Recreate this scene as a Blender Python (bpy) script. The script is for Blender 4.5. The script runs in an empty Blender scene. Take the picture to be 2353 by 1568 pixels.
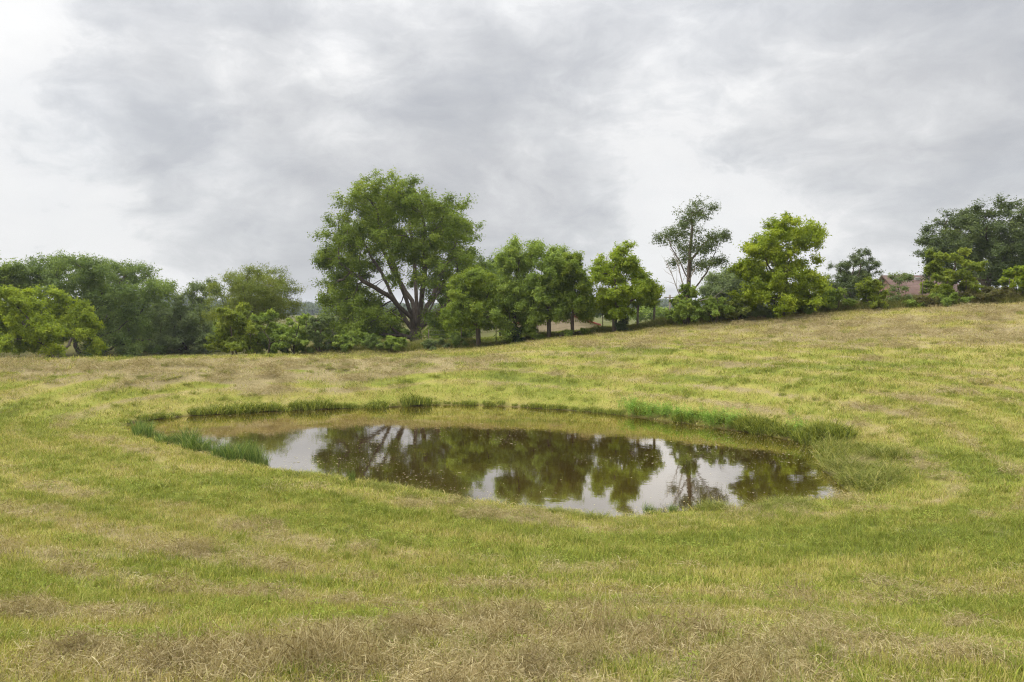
import bpy, math
import numpy as np
from mathutils import Vector

scene = bpy.context.scene
COL = scene.collection
R = math.radians

# ------------------------------------------------------------------ camera
F, CX, HZ, CAM_H = 1700.0, 1176.5, 712.0, 4.0        # focal length and horizon of the photograph (in 2353 px wide units)
cam_d = bpy.data.cameras.new("Camera")
cam = bpy.data.objects.new("Camera", cam_d)
COL.objects.link(cam)
cam.location = (0, 0, CAM_H)
cam.rotation_euler = (R(90), 0, 0)
cam_d.sensor_width = 36.0
cam_d.lens = F / 2353.0 * 36.0
cam_d.shift_y = -(784.0 - HZ) / 2353.0
cam_d.clip_start = 0.1
cam_d.clip_end = 6000
scene.camera = cam

# ------------------------------------------------------------------ world: overcast sky
SUN_EL, SUN_AZ = R(48), R(258)
world = bpy.data.worlds.new("World")
scene.world = world
world.use_nodes = True
wt = world.node_tree
wt.nodes.clear()


class NT:
    """small helper to write node trees"""
    def __init__(self, tree): self.t = tree
    def n(self, kind, **kw):
        nd = self.t.nodes.new(kind)
        for k, v in kw.items():
            setattr(nd, k, v)
        return nd
    def link(self, a, b): self.t.links.new(a, b)
    def put(self, sock, v):
        if hasattr(v, "links"): self.link(v, sock)
        else: sock.default_value = v
    def math(self, op, a, b=0.0, c=0.0, clamp=False):
        nd = self.n("ShaderNodeMath", operation=op, use_clamp=clamp)
        self.put(nd.inputs[0], a); self.put(nd.inputs[1], b); self.put(nd.inputs[2], c)
        return nd.outputs[0]
    def vmath(self, op, a, b=None):
        nd = self.n("ShaderNodeVectorMath", operation=op)
        self.put(nd.inputs[0], a)
        if b is not None:
            self.put(nd.inputs[3] if op == "SCALE" else nd.inputs[1], b)
        return nd.outputs["Value"] if op in ("DOT_PRODUCT", "LENGTH") else nd.outputs[0]
    def noise(self, vec, scale, detail=4.0, rough=0.55, dist=0.0, color=False):
        nd = self.n("ShaderNodeTexNoise")
        if vec is not None: self.link(vec, nd.inputs["Vector"])
        nd.inputs["Scale"].default_value = scale
        nd.inputs["Detail"].default_value = detail
        nd.inputs["Roughness"].default_value = rough
        nd.inputs["Distortion"].default_value = dist
        return nd.outputs["Color"] if color else nd.outputs[0]
    def ramp(self, fac, stops, interp="LINEAR"):
        nd = self.n("ShaderNodeValToRGB")
        cr = nd.color_ramp
        cr.interpolation = interp
        while len(cr.elements) < len(stops): cr.elements.new(0.5)
        for e, (p, c) in zip(cr.elements, stops):
            e.position = p
            e.color = tuple(c) + (1.0,) if len(c) == 3 else c
        self.put(nd.inputs[0], fac)
        return nd.outputs[0]
    def mix(self, fac, a, b, blend="MIX"):
        nd = self.n("ShaderNodeMix", data_type="RGBA", blend_type=blend)
        self.put(nd.inputs[0], fac)
        for s, v in ((nd.inputs[6], a), (nd.inputs[7], b)):
            if isinstance(v, tuple) and len(v) == 3: v = v + (1.0,)
            self.put(s, v)
        return nd.outputs[2]
    def maprange(self, v, a, b, c, d, smooth=False):
        nd = self.n("ShaderNodeMapRange", interpolation_type="SMOOTHSTEP" if smooth else "LINEAR")
        self.put(nd.inputs[0], v)
        for i, q in enumerate((a, b, c, d)): nd.inputs[i + 1].default_value = q
        return nd.outputs[0]


def build_sky():
    w = NT(wt)
    tc = w.n("ShaderNodeTexCoord")
    d = tc.outputs["Generated"]
    sep = w.n("ShaderNodeSeparateXYZ"); w.link(d, sep.inputs[0])
    zc = w.math("MAXIMUM", sep.outputs[2], 0.0)
    den = w.math("ADD", zc, 0.42)
    comb = w.n("ShaderNodeCombineXYZ")
    w.link(w.math("DIVIDE", sep.outputs[0], den), comb.inputs[0])
    w.link(w.math("DIVIDE", sep.outputs[1], den), comb.inputs[1])
    w.link(w.math("MULTIPLY", zc, 3.2), comb.inputs[2])
    deck = comb.outputs[0]
    p = w.vmath("MULTIPLY", d, (2.2, 2.2, 4.4))
    # a cloud deck: broad masses, billows, fine wisps
    warp = w.vmath("SCALE", w.vmath("SUBTRACT", w.noise(p, 1.3, 4, 0.55, 0, True), (0.5, 0.5, 0.5)), 0.5)
    pw = w.vmath("ADD", p, warp)
    big = w.noise(deck, 0.9, 4.0, 0.5)
    mid = w.noise(pw, 1.7, 10.0, 0.6)
    fine = w.noise(pw, 4.2, 8.0, 0.6, 0.2)
    # cloud masses of this sky (azimuth/elevation of photo positions), edges broken by noise
    dw = w.vmath("NORMALIZE", w.vmath("ADD", d, w.vmath("SCALE", w.vmath(
        "SUBTRACT", w.noise(d, 4.0, 6, 0.6, 0, True), (0.5, 0.5, 0.5)), 0.30)))
    masses = [  # px, py, angular radius, weight (+ lighter, - darker)
        (150, 330, .20, .30), (330, 420, .13, .22), (60, 60, .20, -.10), (640, 170, .15, .10),
        (930, 270, .10, .20), (1400, 440, .10, .20), (1690, 300, .16, .20), (1560, 130, .16, .02), (1750, 420, .16, .14),
        (500, 240, .13, -.20), (680, 370, .17, -.24), (310, 190, .08, -.12), (560, 20, .16, -.16), (140, 500, .13, -.14), (280, 545, .10, -.12),
        (1130, 350, .16, -.20), (1340, 240, .18, -.15), (1200, 420, .14, -.16), (820, 470, .12, -.16), (1230, 120, .18, -.08),
        (1950, 150, .20, -.22), (2200, 90, .22, -.20), (2130, 310, .14, -.15), (1880, 230, .10, -.14), (600, 560, .14, -.10)]
    acc = None
    for (px, py, rad, wt_) in masses:
        v = Vector(((px - CX) / F, 1.0, (HZ - py) / F)).normalized()
        dot = w.vmath("DOT_PRODUCT", dw, tuple(v))
        g = w.maprange(dot, math.cos(rad * 1.7), 1.0, 0.0, wt_, True)
        acc = g if acc is None else w.math("ADD", acc, g)
    v = w.math("ADD", w.math("MULTIPLY", w.math("SUBTRACT", big, 0.5), 0.55), w.math("MULTIPLY", w.math("SUBTRACT", mid, 0.5), 1.35))
    v = w.math("ADD", v, w.math("MULTIPLY", w.math("SUBTRACT", fine, 0.5), 0.7))
    v = w.math("ADD", w.math("ADD", v, w.math("MULTIPLY", acc, 0.95)), 0.65)
    cloud = w.ramp(v, [(0.0, (4.5, 4.6, 4.85)), (0.28, (5.4, 5.49, 5.7)), (0.46, (6.35, 6.42, 6.58)),
                       (0.58, (7.25, 7.3, 7.4)), (0.68, (8.15, 8.15, 8.18)), (1.0, (8.6, 8.6, 8.58))])
    # a deck is brighter overhead than near the horizon
    lift = w.math("ADD", 0.555, w.math("MULTIPLY", w.math("POWER", zc, 3.0), 2.3))
    cloud = w.vmath("SCALE", cloud, lift)
    sky = w.n("ShaderNodeTexSky", sky_type="NISHITA")
    sky.sun_disc = False
    sky.sun_elevation = SUN_EL
    sky.sun_rotation = SUN_AZ
    cover = w.maprange(mid, 0.25, 0.6, 0.93, 0.985)
    col = w.mix(cover, sky.outputs[0], cloud)
    bg = w.n("ShaderNodeBackground")
    w.link(col, bg.inputs[0])
    bg.inputs[1].default_value = 0.1
    out = w.n("ShaderNodeOutputWorld")
    w.link(bg.outputs[0], out.inputs[0])


build_sky()

sun_d = bpy.data.lights.new("Sun", "SUN")
sun_d.energy = 1.5
sun_d.angle = R(22)
sun_d.color = (1.0, 0.95, 0.87)
sun = bpy.data.objects.new("Sun", sun_d)
COL.objects.link(sun)
sd = Vector((math.sin(SUN_AZ) * math.cos(SUN_EL), math.cos(SUN_AZ) * math.cos(SUN_EL), math.sin(SUN_EL)))
sun.rotation_euler = (-sd).to_track_quat("-Z", "Y").to_euler()

vs = scene.view_settings
vs.view_transform = "Standard"
vs.look = "None"
vs.exposure = 0.92
vs.gamma = 1.0
vs.use_curve_mapping = False
cy = scene.cycles
cy.max_bounces = 7
cy.diffuse_bounces = 3
cy.glossy_bounces = 3
cy.transmission_bounces = 4
cy.volume_bounces = 0
cy.transparent_max_bounces = 4
cy.use_denoising = True
cy.denoiser = 'OPENIMAGEDENOISE'
cy.denoising_input_passes = 'RGB_ALBEDO_NORMAL'
cy.denoising_prefilter = 'NONE'
cy.filter_width = 1.2
cy.sample_clamp_indirect = 6.0

# ------------------------------------------------------------------ helpers
rng = np.random.default_rng(11)


def tag(o, label, cat=None, group=None, kind=None):
    o["label"] = label
    if cat: o["category"] = cat
    if group: o["group"] = group
    if kind: o["kind"] = kind
    return o


def mesh_obj(name, verts, faces, mat, parent=None, attrs=None, smooth=False, link=True):
    """faces: (n,3) or (n,4) array, or a list of such arrays"""
    if isinstance(faces, np.ndarray): faces = [faces]
    faces = [np.asarray(f, dtype=np.int32) for f in faces if len(f)]
    me = bpy.data.meshes.new(name)
    verts = np.asarray(verts, dtype=np.float32)
    me.vertices.add(len(verts))
    me.vertices.foreach_set("co", verts.ravel())
    loops = np.concatenate([f.ravel() for f in faces])
    sizes = np.concatenate([np.full(len(f), f.shape[1], np.int32) for f in faces])
    starts = np.concatenate([[0], np.cumsum(sizes)[:-1]]).astype(np.int32)
    me.loops.add(len(loops))
    me.loops.foreach_set("vertex_index", loops)
    me.polygons.add(len(sizes))
    me.polygons.foreach_set("loop_start", starts)
    me.polygons.foreach_set("loop_total", sizes)
    if smooth: me.polygons.foreach_set("use_smooth", np.ones(len(sizes), dtype=bool))
    for k, a in (attrs or {}).items():
        at = me.attributes.new(k, "FLOAT", "POINT")
        at.data.foreach_set("value", np.asarray(a, dtype=np.float32))
    me.update(calc_edges=True)
    if mat is not None: me.materials.append(mat)
    o = bpy.data.objects.new(name, me)
    if link: COL.objects.link(o)
    if parent is not None: o.parent = parent
    return o


def empty(name, loc):
    o = bpy.data.objects.new(name, None)
    o.empty_display_size = 0.2
    COL.objects.link(o)
    o.location = loc
    return o


_lat = np.random.default_rng(5).random((256, 256))


def vnoise(x, y):
    xi, yi = np.floor(x).astype(int), np.floor(y).astype(int)
    fx, fy = x - xi, y - yi
    fx, fy = fx * fx * (3 - 2 * fx), fy * fy * (3 - 2 * fy)
    a, b = _lat[xi % 256, yi % 256], _lat[(xi + 1) % 256, yi % 256]
    c, d = _lat[xi % 256, (yi + 1) % 256], _lat[(xi + 1) % 256, (yi + 1) % 256]
    return (a * (1 - fx) + b * fx) * (1 - fy) + (c * (1 - fx) + d * fx) * fy


def fbm(x, y, oct=4, gain=0.5):
    s, a, t = 0.0, 1.0, 0.0
    for i in range(oct):
        s = s + a * vnoise(x * 2 ** i + 17.3 * i, y * 2 ** i + 9.1 * i)
        t += a
        a *= gain
    return s / t


def sstep(a, b, x):
    t = np.clip((x - a) / (b - a), 0, 1)
    return t * t * (3 - 2 * t)


def P(px, py, D):
    return ((px - CX) / F * D, D, CAM_H - (py - HZ) / F * D)


# ------------------------------------------------------------------ terrain shape
SHORE_PX = [(281, 981), (300, 972), (335, 966), (400, 959), (480, 953), (560, 948), (640, 944), (720, 941), (800, 938), (900, 935),
            (1000, 931), (1080, 931), (1160, 934), (1240, 939), (1320, 944), (1400, 951), (1480, 961), (1560, 971), (1640, 982),
            (1720, 994), (1800, 1008), (1862, 1024), (1866, 1052), (1885, 1085), (1918, 1112), (1938, 1136), (1900, 1140),
            (1850, 1142), (1790, 1146), (1735, 1155), (1680, 1166), (1630, 1160), (1575, 1168), (1510, 1172), (1440, 1184),
            (1385, 1181), (1320, 1175), (1240, 1166), (1170, 1160), (1110, 1150), (1060, 1145), (1000, 1136), (940, 1126),
            (880, 1117), (820, 1106), (760, 1097), (700, 1089), (640, 1079), (590, 1068), (540, 1053), (480, 1038), (420, 1024),
            (370, 1010), (330, 998), (298, 990)]
SHORE_PX = [(px + (14 if px > 1850 else 0), py + (9 if k > 25 else 0)) for k, (px, py) in enumerate(SHORE_PX)]
SHORE = np.array([[(px - CX) / (py - HZ) * CAM_H, F * CAM_H / (py - HZ)] for px, py in SHORE_PX])
SC = SHORE.mean(0)
FENCE_PX = [(700, 812, 50), (860, 806, 49), (1000, 803, 47.5), (1100, 803, 46.5), (1190, 792, 46), (1262, 780, 45.5), (1316, 774, 45),
            (1412, 765, 44.5), (1580, 745, 43), (1800, 725, 42), (2000, 713, 41), (2180, 705, 40.5), (2353, 697, 40), (2650, 685, 39.5)]
FENCE = np.array([P(*q) for q in FENCE_PX])


def crest_dist(x, y):
    """distance past the crest line of the bowl, negative on the pond side"""
    return (np.asarray(y, float) - np.interp(x, CREST[:, 0], CREST[:, 1])) * 0.96


def shore_dist(x, y):
    """signed distance to the shoreline, negative in the pond"""
    x, y = np.asarray(x, float), np.asarray(y, float)
    d2 = np.full(x.shape, 1e9)
    inside = np.zeros(x.shape, bool)
    n = len(SHORE)
    for i in range(n):
        a, b = SHORE[i], SHORE[(i + 1) % n]
        ab = b - a
        t = np.clip(((x - a[0]) * ab[0] + (y - a[1]) * ab[1]) / (ab @ ab), 0, 1)
        d2 = np.minimum(d2, (x - a[0] - t * ab[0]) ** 2 + (y - a[1] - t * ab[1]) ** 2)
        cond = (a[1] > y) != (b[1] > y)
        if ab[1] != 0:
            xi = a[0] + (y - a[1]) / ab[1] * ab[0]
            inside ^= cond & (x < xi)
    d = np.sqrt(d2)
    return np.where(inside, -d, d)


ctrl = [(x, y, 0.03) for x, y in SHORE]
for s, z in ((0.9, -0.22), (0.7, -0.55), (0.35, -0.9)):
    ctrl += [(SC[0] + (x - SC[0]) * s, SC[1] + (y - SC[1]) * s, z) for x, y in SHORE[::3]]
ctrl += [P(*q) for q in [
    # dam crest and its inner slope
    (-150, 832, 29.5), (0, 828, 31), (200, 824, 32.5), (406, 820, 34), (650, 816, 36), (960, 812, 37), (1100, 812, 37), (1200, 806, 37.5),
    (0, 870, 28.3), (406, 868, 31), (800, 865, 33.5), (1100, 862, 33.5),
    (0, 950, 25), (-200, 940, 24), (150, 960, 25.6),
    # right bank and field
    (1300, 800, 38), (1450, 806, 36), (1600, 815, 34), (1800, 815, 32.5), (2000, 812, 31.5), (2200, 812, 30.5), (2353, 815, 29.5),
    (1500, 880, 31), (1700, 890, 28.5), (1900, 900, 26), (2100, 905, 24.5), (2353, 910, 23.5),
    (2353, 760, 34), (2000, 760, 36), (1700, 775, 38),
    (2050, 1010, 20), (2200, 1020, 18.8), (2353, 1030, 17.8), (2100, 1120, 15.3), (2353, 1150, 13.6), (2353, 1300, 9.6), (2353, 1450, 6.6),
    # left near side
    (0, 1010, 20.5), (150, 1010, 21.2), (0, 1100, 15.5), (200, 1100, 15.6), (0, 1200, 11.6), (0, 1350, 7.8), (400, 1150, 13.6),
    (800, 1200, 12.4), (1200, 1260, 10.9), (1600, 1260, 10.9), (1200, 1400, 7.0), (1700, 1400, 7.0), (600, 1400, 6.9),
]]
CREST_PX = [(-150, 833, 29.5), (0, 829, 31), (200, 825, 32.5), (406, 821, 34), (650, 817, 36), (960, 813, 37), (1100, 813, 37), (1200, 807, 37.5),
            (1300, 802, 37.6), (1450, 806, 36), (1600, 815, 34), (1800, 815, 32.5), (2000, 812, 31.5), (2200, 812, 30.5), (2353, 815, 29.5), (2600, 820, 28)]
CREST = np.array([P(*q) for q in CREST_PX])
ctrl += [(x, y + 2.4, z - 0.22) for x, y, z in CREST[:6]]      # the dam falls away behind its crest
ctrl += [tuple(q) for q in FENCE]
ctrl += [(0, 0, 2.42), (-5, 0, 2.55), (5, 0, 2.5), (0, 3.5, 2.05), (-2.5, 4, 2.0), (2.5, 4, 2.0), (0, -10, 3.1), (-20, -8, 2.9), (22, -8, 3.4),
         (-45, 5, 2.3), (45, 5, 4.0), (-45, 28, 1.6), (45, 30, 5.2), (0, -35, 4), (-60, -30, 3.5), (60, -30, 5),
         (-30, 42, 0.4), (-15, 44, 0.5), (-45, 50, 0.0), (-25, 60, -0.3), (-60, 75, -1.0), (-8, 47, 0.75), (-5, 56, 0.8), (-8, 62, 0.9), (0, 66, 1.1),
         (4, 75, 1.5), (-20, 80, -0.3), (12, 75, 2.2), (22, 60, 3.2), (32, 60, 3.9), (42, 60, 4.6), (45, 80, 4.2), (20, 85, 2.2),
         (60, 50, 5.8), (6.7, 110, -1.0), (-60, 120, -2.5), (60, 120, 2.5), (25, 110, 0.5), (-110, 40, -0.5), (110, 40, 6.5), (-25, 112, -1.5)]
ctrl = np.array(ctrl, float)
TS = 30.0


def _phi(r2):
    r2 = np.maximum(r2, 1e-12)
    return 0.5 * r2 * np.log(r2)


def _fit():
    p = ctrl[:, :2] / TS
    n = len(p)
    K = _phi(((p[:, None] - p[None]) ** 2).sum(-1)) + np.eye(n) * 2e-5
    A = np.zeros((n + 3, n + 3))
    A[:n, :n] = K
    A[:n, n] = 1
    A[:n, n + 1:] = p
    A[n:, :n] = A[:n, n:].T
    return np.linalg.solve(A, np.concatenate([ctrl[:, 2], np.zeros(3)]))


_W = _fit()


def ground_z(x, y):
    x, y = np.atleast_1d(np.asarray(x, float)), np.atleast_1d(np.asarray(y, float))
    shp = x.shape
    xf, yf = x.ravel(), y.ravel()
    p = ctrl[:, :2] / TS
    n = len(p)
    out = np.empty(len(xf))
    for i in range(0, len(xf), 20000):
        a, b = np.clip(xf[i:i + 20000], -130, 130) / TS, np.clip(yf[i:i + 20000], -60, 130) / TS
        K = _phi((a[:, None] - p[:, 0]) ** 2 + (b[:, None] - p[:, 1]) ** 2)
        out[i:i + 20000] = K @ _W[:n] + _W[n] + _W[n + 1] * a + _W[n + 2] * b
    r = np.hypot(xf, yf - 25)
    az = np.arctan2(xf, yf)
    far = -3.0 + 3 * (fbm(xf / 140, yf / 140, 3) - 0.5) + sstep(430, 800, r) * (
        3.0 + 6.5 * np.exp(-((az + 0.44) / 0.07) ** 2) + 3 * (vnoise(az * 9 + 40, az * 0 + 3) - 0.4) + 2.5 * np.exp(-((az - 0.2) / 0.06) ** 2))
    w = sstep(85, 170, r)
    z = out * (1 - w) + far * w
    rough = 0.055 * (fbm(xf / 1.3, yf / 1.3, 3) - 0.5) + 0.12 * (fbm(xf / 5, yf / 5, 2) - 0.5)
    cd = crest_dist(xf, yf)
    z = z + np.where(np.abs(xf) < 30, 1.0, 0.0) * (0.16 - 0.06 * sstep(2, 6, xf)) * np.exp(-np.abs(cd) / np.where(cd < 0, 0.7, 1.6))
    z = z - 0.2 * np.exp(-((cd + 0.5) / np.where(cd < -0.5, 2.2, 5.0)) ** 2) * sstep(3, -2, xf)
    near_shore = sstep(0.1, 2.5, np.hypot(xf - SC[0], yf - SC[1]) - 3)
    z = z + rough * near_shore
    return z.reshape(shp)


def hit(px, py):
    """where the view ray through a photo position meets the ground"""
    D = np.arange(2.5, 75, 0.08)
    X = (px - CX) / F * D
    Z = CAM_H - (py - HZ) / F * D
    g = np.maximum(ground_z(X, D), 0.0)
    k = np.argmax(Z <= g) if np.any(Z <= g) else len(D) - 1
    return X[k], D[k]


# ground cover: where cut hay lies, and how green the stubble is (world fields)
def _spots(lst):
    out = []
    for (px, py, rx, ry, rot, wgt) in lst:
        x, y = hit(px, py)
        out.append((x, y, rx, ry, R(rot), wgt))
    return out


HAY_SPOTS = _spots([
    (1300, 1565, 1.4, .4, 0, 1.2), (800, 1560, .8, .3, 5, .6), (1650, 1560, .7, .3, -5, .6), (1100, 1440, .8, .35, 10, .5), (250, 1520, .5, .3, 10, .55),
    (1450, 1470, 1.3, .55, -6, 1.4), (900, 1500, .9, .4, 8, 1.0), (1750, 1500, .7, .3, -8, .7), (500, 1545, .6, .22, 0, .4), (60, 1545, .4, .25, 10, .5),
    (2200, 1510, .5, .22, -6, .7), (60, 1440, .8, .3, 10, .6), (1300, 1400, 1.3, .3, 0, .6),
    (300, 1260, 1.5, 1.1, 30, .38), (120, 1130, 2.0, 1.6, 30, .36), (700, 1260, 1.3, .9, 20, .28), (1250, 1270, 1.2, .7, 0, .32),
    (150, 846, 7, 1.0, 8, 1.5), (520, 846, 5, 1.0, 6, 1.4), (850, 838, 4, .9, 4, 1.0), (300, 870, 4, 1.0, 8, .55), (1100, 830, 5, .8, 0, .45),
    (1900, 770, 5, 1.2, -6, .9), (2250, 770, 5, 1.3, -6, 1.2), (2250, 715, 6, 1.2, -5, .9), (1800, 745, 6, 1.2, -6, .5), (1500, 770, 4, 1.2, -8, .55),
    (1700, 840, 3.5, .9, 20, .45), (1950, 850, 3, .9, 25, .35), (1380, 800, 4, 1.2, -5, .5), (2050, 930, 3, .8, 20, .3), (2200, 880, 3, .6, 25, .35),
    (1230, 1180, 1.5, .35, 0, .45), (1660, 1190, 1.6, .35, 0, .5), (1500, 1185, 1.2, .35, 0, .5), (2000, 1060, 1.4, .6, 0, .5), (1900, 1160, 1.4, .4, 0, .4),
    (1930, 1330, .9, .3, 0, .35), (380, 1040, 1.4, .4, 30, .5), (740, 1110, 1.4, .3, 25, .45), (100, 1000, 1.2, .4, 20, .4)])
LUSH_SPOTS = _spots([
    (1800, 1250, 3.4, 1.1, 0, .55), (2250, 1230, 3, 1.6, 0, .45), (1500, 1260, 2, .8, 0, .3), (2300, 1100, 2.5, 2, 0, .35),
    (150, 980, 4, 1.6, 0, .4), (500, 1100, 3, .9, 30, .28), (800, 1190, 2.5, .8, 20, .25), (700, 1320, 2.2, .8, 0, .25), (150, 1330, 1.3, .8, 0, .35),
    (900, 870, 2.5, 1.6, 0, .3), (1130, 860, 2.5, 1.5, 0, .25), (1350, 860, 4, 2, 0, .25), (2100, 830, 5, 1.4, 0, .4), (1650, 790, 5, 1.5, 0, .25),
    (2000, 1080, 1.8, 1.2, 0, .5), (1450, 1330, 1.8, .6, 0, .3), (2100, 1450, 1.4, .7, 0, .3), (2000, 1480, .8, .4, 0, .35), (2300, 1400, 1, .5, 0, .25),
    (1250, 880, 3, 1.2, 0, .15), (350, 1470, .8, .2, 0, .3)])


def _sum(sp, x, y):
    s = np.zeros(np.shape(x))
    for (cx, cy_, rx, ry, a, wgt) in sp:
        dx, dy = x - cx, y - cy_
        u, v = (dx * math.cos(a) + dy * math.sin(a)) / rx, (-dx * math.sin(a) + dy * math.cos(a)) / ry
        s = s + wgt * np.exp(-(u * u + v * v) * 0.7)
    return s


def beyond_fence(x, y):
    fy = np.interp(x, FENCE[:, 0], FENCE[:, 1])
    return y - fy


def cover(x, y):
    """hay amount and greenness at ground positions"""
    x, y = np.asarray(x, float), np.asarray(y, float)
    n1, n2 = fbm(x / 1.1 + 3, y / 0.7, 4, 0.6), fbm(x / 3.7, y / 2.6 + 50, 3)
    n3 = fbm(x / 0.35 + 8, y / 0.3, 3, 0.6)
    wx_, wy_ = x + 2.2 * (fbm(x / 1.9 + 31, y / 1.9, 3) - 0.5), y + (0.6 + 0.05 * y) * 2.0 * (fbm(x / 1.5 + 77, y / 1.5 + 5, 3) - 0.5)
    hay = _sum(HAY_SPOTS, wx_, wy_) * np.clip(0.1 + 3.2 * (n1 - 0.25), 0.05, 1.6) + 0.45 * (n2 - 0.5) + 0.5 * (n1 - 0.5) + 0.7 * (n3 - 0.5) + 0.09
    # mown rows run round the pond, following the banks
    sd = shore_dist(x, y)
    ph = sd * 4.2 + 1.6 * (fbm(x / 6 + 4, y / 6, 2) - 0.5) * 2 + 1.1 * (n1 - 0.5)
    rows = np.sin(ph) + 0.5 * np.sin(2.3 * ph + 1.0)
    ramp_ = sstep(0.6, 2.0, sd) * sstep(16, 9, sd)
    hay = hay + (0.30 + 0.10 * sstep(14, 20, y)) * rows * ramp_ * (0.3 + 1.3 * n2)
    fld = np.sin((y * 1.0 + x * 0.16) * 2.3 + 4 * n2) * sstep(27, 31, y) * sstep(3, 7, x)      # straighter rows up on the field
    hay = hay + 0.15 * fld
    lush = 0.45 + 0.75 * _sum(LUSH_SPOTS, x, y) + 0.75 * (fbm(x / 2.3 + 70, y / 1.6, 4) - 0.5) + 0.7 * (fbm(x / 0.5, y / 0.4 + 33, 3) - 0.5) - 0.24 * rows * ramp_ - 0.14 * fld + 0.16 * sstep(1.0, 3.0, sd) * sstep(9, 6.5, sd) * sstep(4, 8, x) - 0.10 * sstep(7, 9, sd) * sstep(28, 31, y)
    cd = crest_dist(x, y)
    left_dam = sstep(2, -3, x)
    crest = np.exp(-((cd - 0.7) / 0.9) ** 2)
    hay = hay * (1 - 0.8 * crest * left_dam) + 0.75 * left_dam * sstep(-3.4, -1.6, cd) * sstep(0.1, -0.5, cd) * (0.5 + n1)
    lush = lush + 0.15 * crest * left_dam - 0.12 * sstep(0.2, 1.2, cd) * (1 - left_dam)
    hay = hay + 0.10 * sstep(0.2, 1.2, cd) * (1 - left_dam)
    # the fresher strip that sweeps round the near side, clippings between it and the water
    side = sstep(SC[1] + 4, SC[1] + 1, y + 0.25 * x) * sstep(9, 5, x)
    strip = np.exp(-((sd - 3.5 - 1.2 * (n2 - 0.5)) / 0.85) ** 2) * side
    hay = hay * (1 - 0.7 * strip) + 0.22 * np.exp(-((sd - 1.5) / 0.5) ** 2) * side * (0.4 + 1.2 * n1)
    lush = lush + 0.22 * strip
    bf = sstep(0.3, 2.0, beyond_fence(x, y)) * sstep(38, 40, y)
    lush = lush * (1 - bf) + (0.75 + 0.4 * sstep(-14, -6, x)) * bf
    hay = hay * (1 - bf) * (1 - 0.0)
    return np.clip(hay, 0, 1.3), np.clip(lush, 0, 1.2)


# ------------------------------------------------------------------ materials
def new_mat(name):
    m = bpy.data.materials.new(name)
    m.use_nodes = True
    m.node_tree.nodes.clear()
    return m, NT(m.node_tree)


def finish(m, w, shader, disp=None):
    o = w.n("ShaderNodeOutputMaterial")
    w.link(shader, o.inputs[0])
    return m


def leafy_shader(w, col, rough=0.6, spec=0.1, trans=0.4):
    b = w.n("ShaderNodeBsdfPrincipled")
    w.put(b.inputs["Base Color"], col)
    b.inputs["Roughness"].default_value = rough
    b.inputs["Specular IOR Level"].default_value = spec
    t = w.n("ShaderNodeBsdfTranslucent")
    w.put(t.inputs[0], w.mix(1.0, col, (1.15, 1.15, 0.55), "MULTIPLY"))
    mx = w.n("ShaderNodeMixShader")
    mx.inputs[0].default_value = trans
    w.link(b.outputs[0], mx.inputs[1])
    w.link(t.outputs[0], mx.inputs[2])
    return mx.outputs[0]


def attr(w, name, inst=False):
    nd = w.n("ShaderNodeAttribute", attribute_name=name, attribute_type="INSTANCER" if inst else "GEOMETRY")
    return nd.outputs["Fac"]


def leaf_mat(name, dark, mid, light, trans=0.47):
    m, w = new_mat(name)
    c = w.ramp(attr(w, "tone"), [(0.0, dark), (0.5, mid), (1.0, light)])
    return finish(m, w, leafy_shader(w, c, trans=trans))



def wood_mat(name, a, b, scale=6.0):
    m, w = new_mat(name)
    g = w.n("ShaderNodeNewGeometry")
    mp = w.n("ShaderNodeMapping"); mp.inputs["Scale"].default_value = (1, 1, 0.25)
    w.link(g.outputs["Position"], mp.inputs[0])
    nz = w.noise(mp.outputs[0], scale, 5, 0.65)
    col = w.ramp(nz, [(0.3, a), (0.7, b)])
    bs = w.n("ShaderNodeBsdfPrincipled")
    w.link(col, bs.inputs["Base Color"])
    bs.inputs["Roughness"].default_value = 0.9
    bs.inputs["Specular IOR Level"].default_value = 0.1
    bp = w.n("ShaderNodeBump"); bp.inputs["Strength"].default_value = 0.6; bp.inputs["Distance"].default_value = 0.03
    w.link(nz, bp.inputs["Height"])
    w.link(bp.outputs[0], bs.inputs["Normal"])
    return finish(m, w, bs.outputs[0])


def plain_mat(name, col, rough=0.6, var=0.15, scale=3.0, metal=0.0):
    m, w = new_mat(name)
    g = w.n("ShaderNodeNewGeometry")
    nz = w.noise(g.outputs["Position"], scale, 5, 0.6)
    lo = tuple(c * (1 - var) for c in col)
    hi = tuple(min(1, c * (1 + var)) for c in col)
    bs = w.n("ShaderNodeBsdfPrincipled")
    w.link(w.ramp(nz, [(0.3, lo), (0.7, hi)]), bs.inputs["Base Color"])
    bs.inputs["Roughness"].default_value = rough
    bs.inputs["Metallic"].default_value = metal
    return finish(m, w, bs.outputs[0])


STRAW, OLIVE, GREEN, DEEP = (0.46, 0.38, 0.175), (0.40, 0.365, 0.095), (0.29, 0.325, 0.05), (0.155, 0.20, 0.03)


def grass_mat():
    m, w = new_mat("mown_grass")
    lush, tone = attr(w, "lush", True), attr(w, "tone")
    v = w.math("ADD", w.math("MULTIPLY", lush, 0.8), w.math("MULTIPLY", w.math("SUBTRACT", tone, 0.42), 1.15))
    col = w.ramp(v, [(0.0, STRAW), (0.33, OLIVE), (0.66, GREEN), (1.0, DEEP)])
    col = w.mix(w.maprange(w.math("FRACT", w.math("MULTIPLY", tone, 7.3)), 0.66, 0.9, 0.0, 0.8), col, (0.11, 0.095, 0.035))
    return finish(m, w, leafy_shader(w, col, 0.7, 0.08, 0.25))


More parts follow.
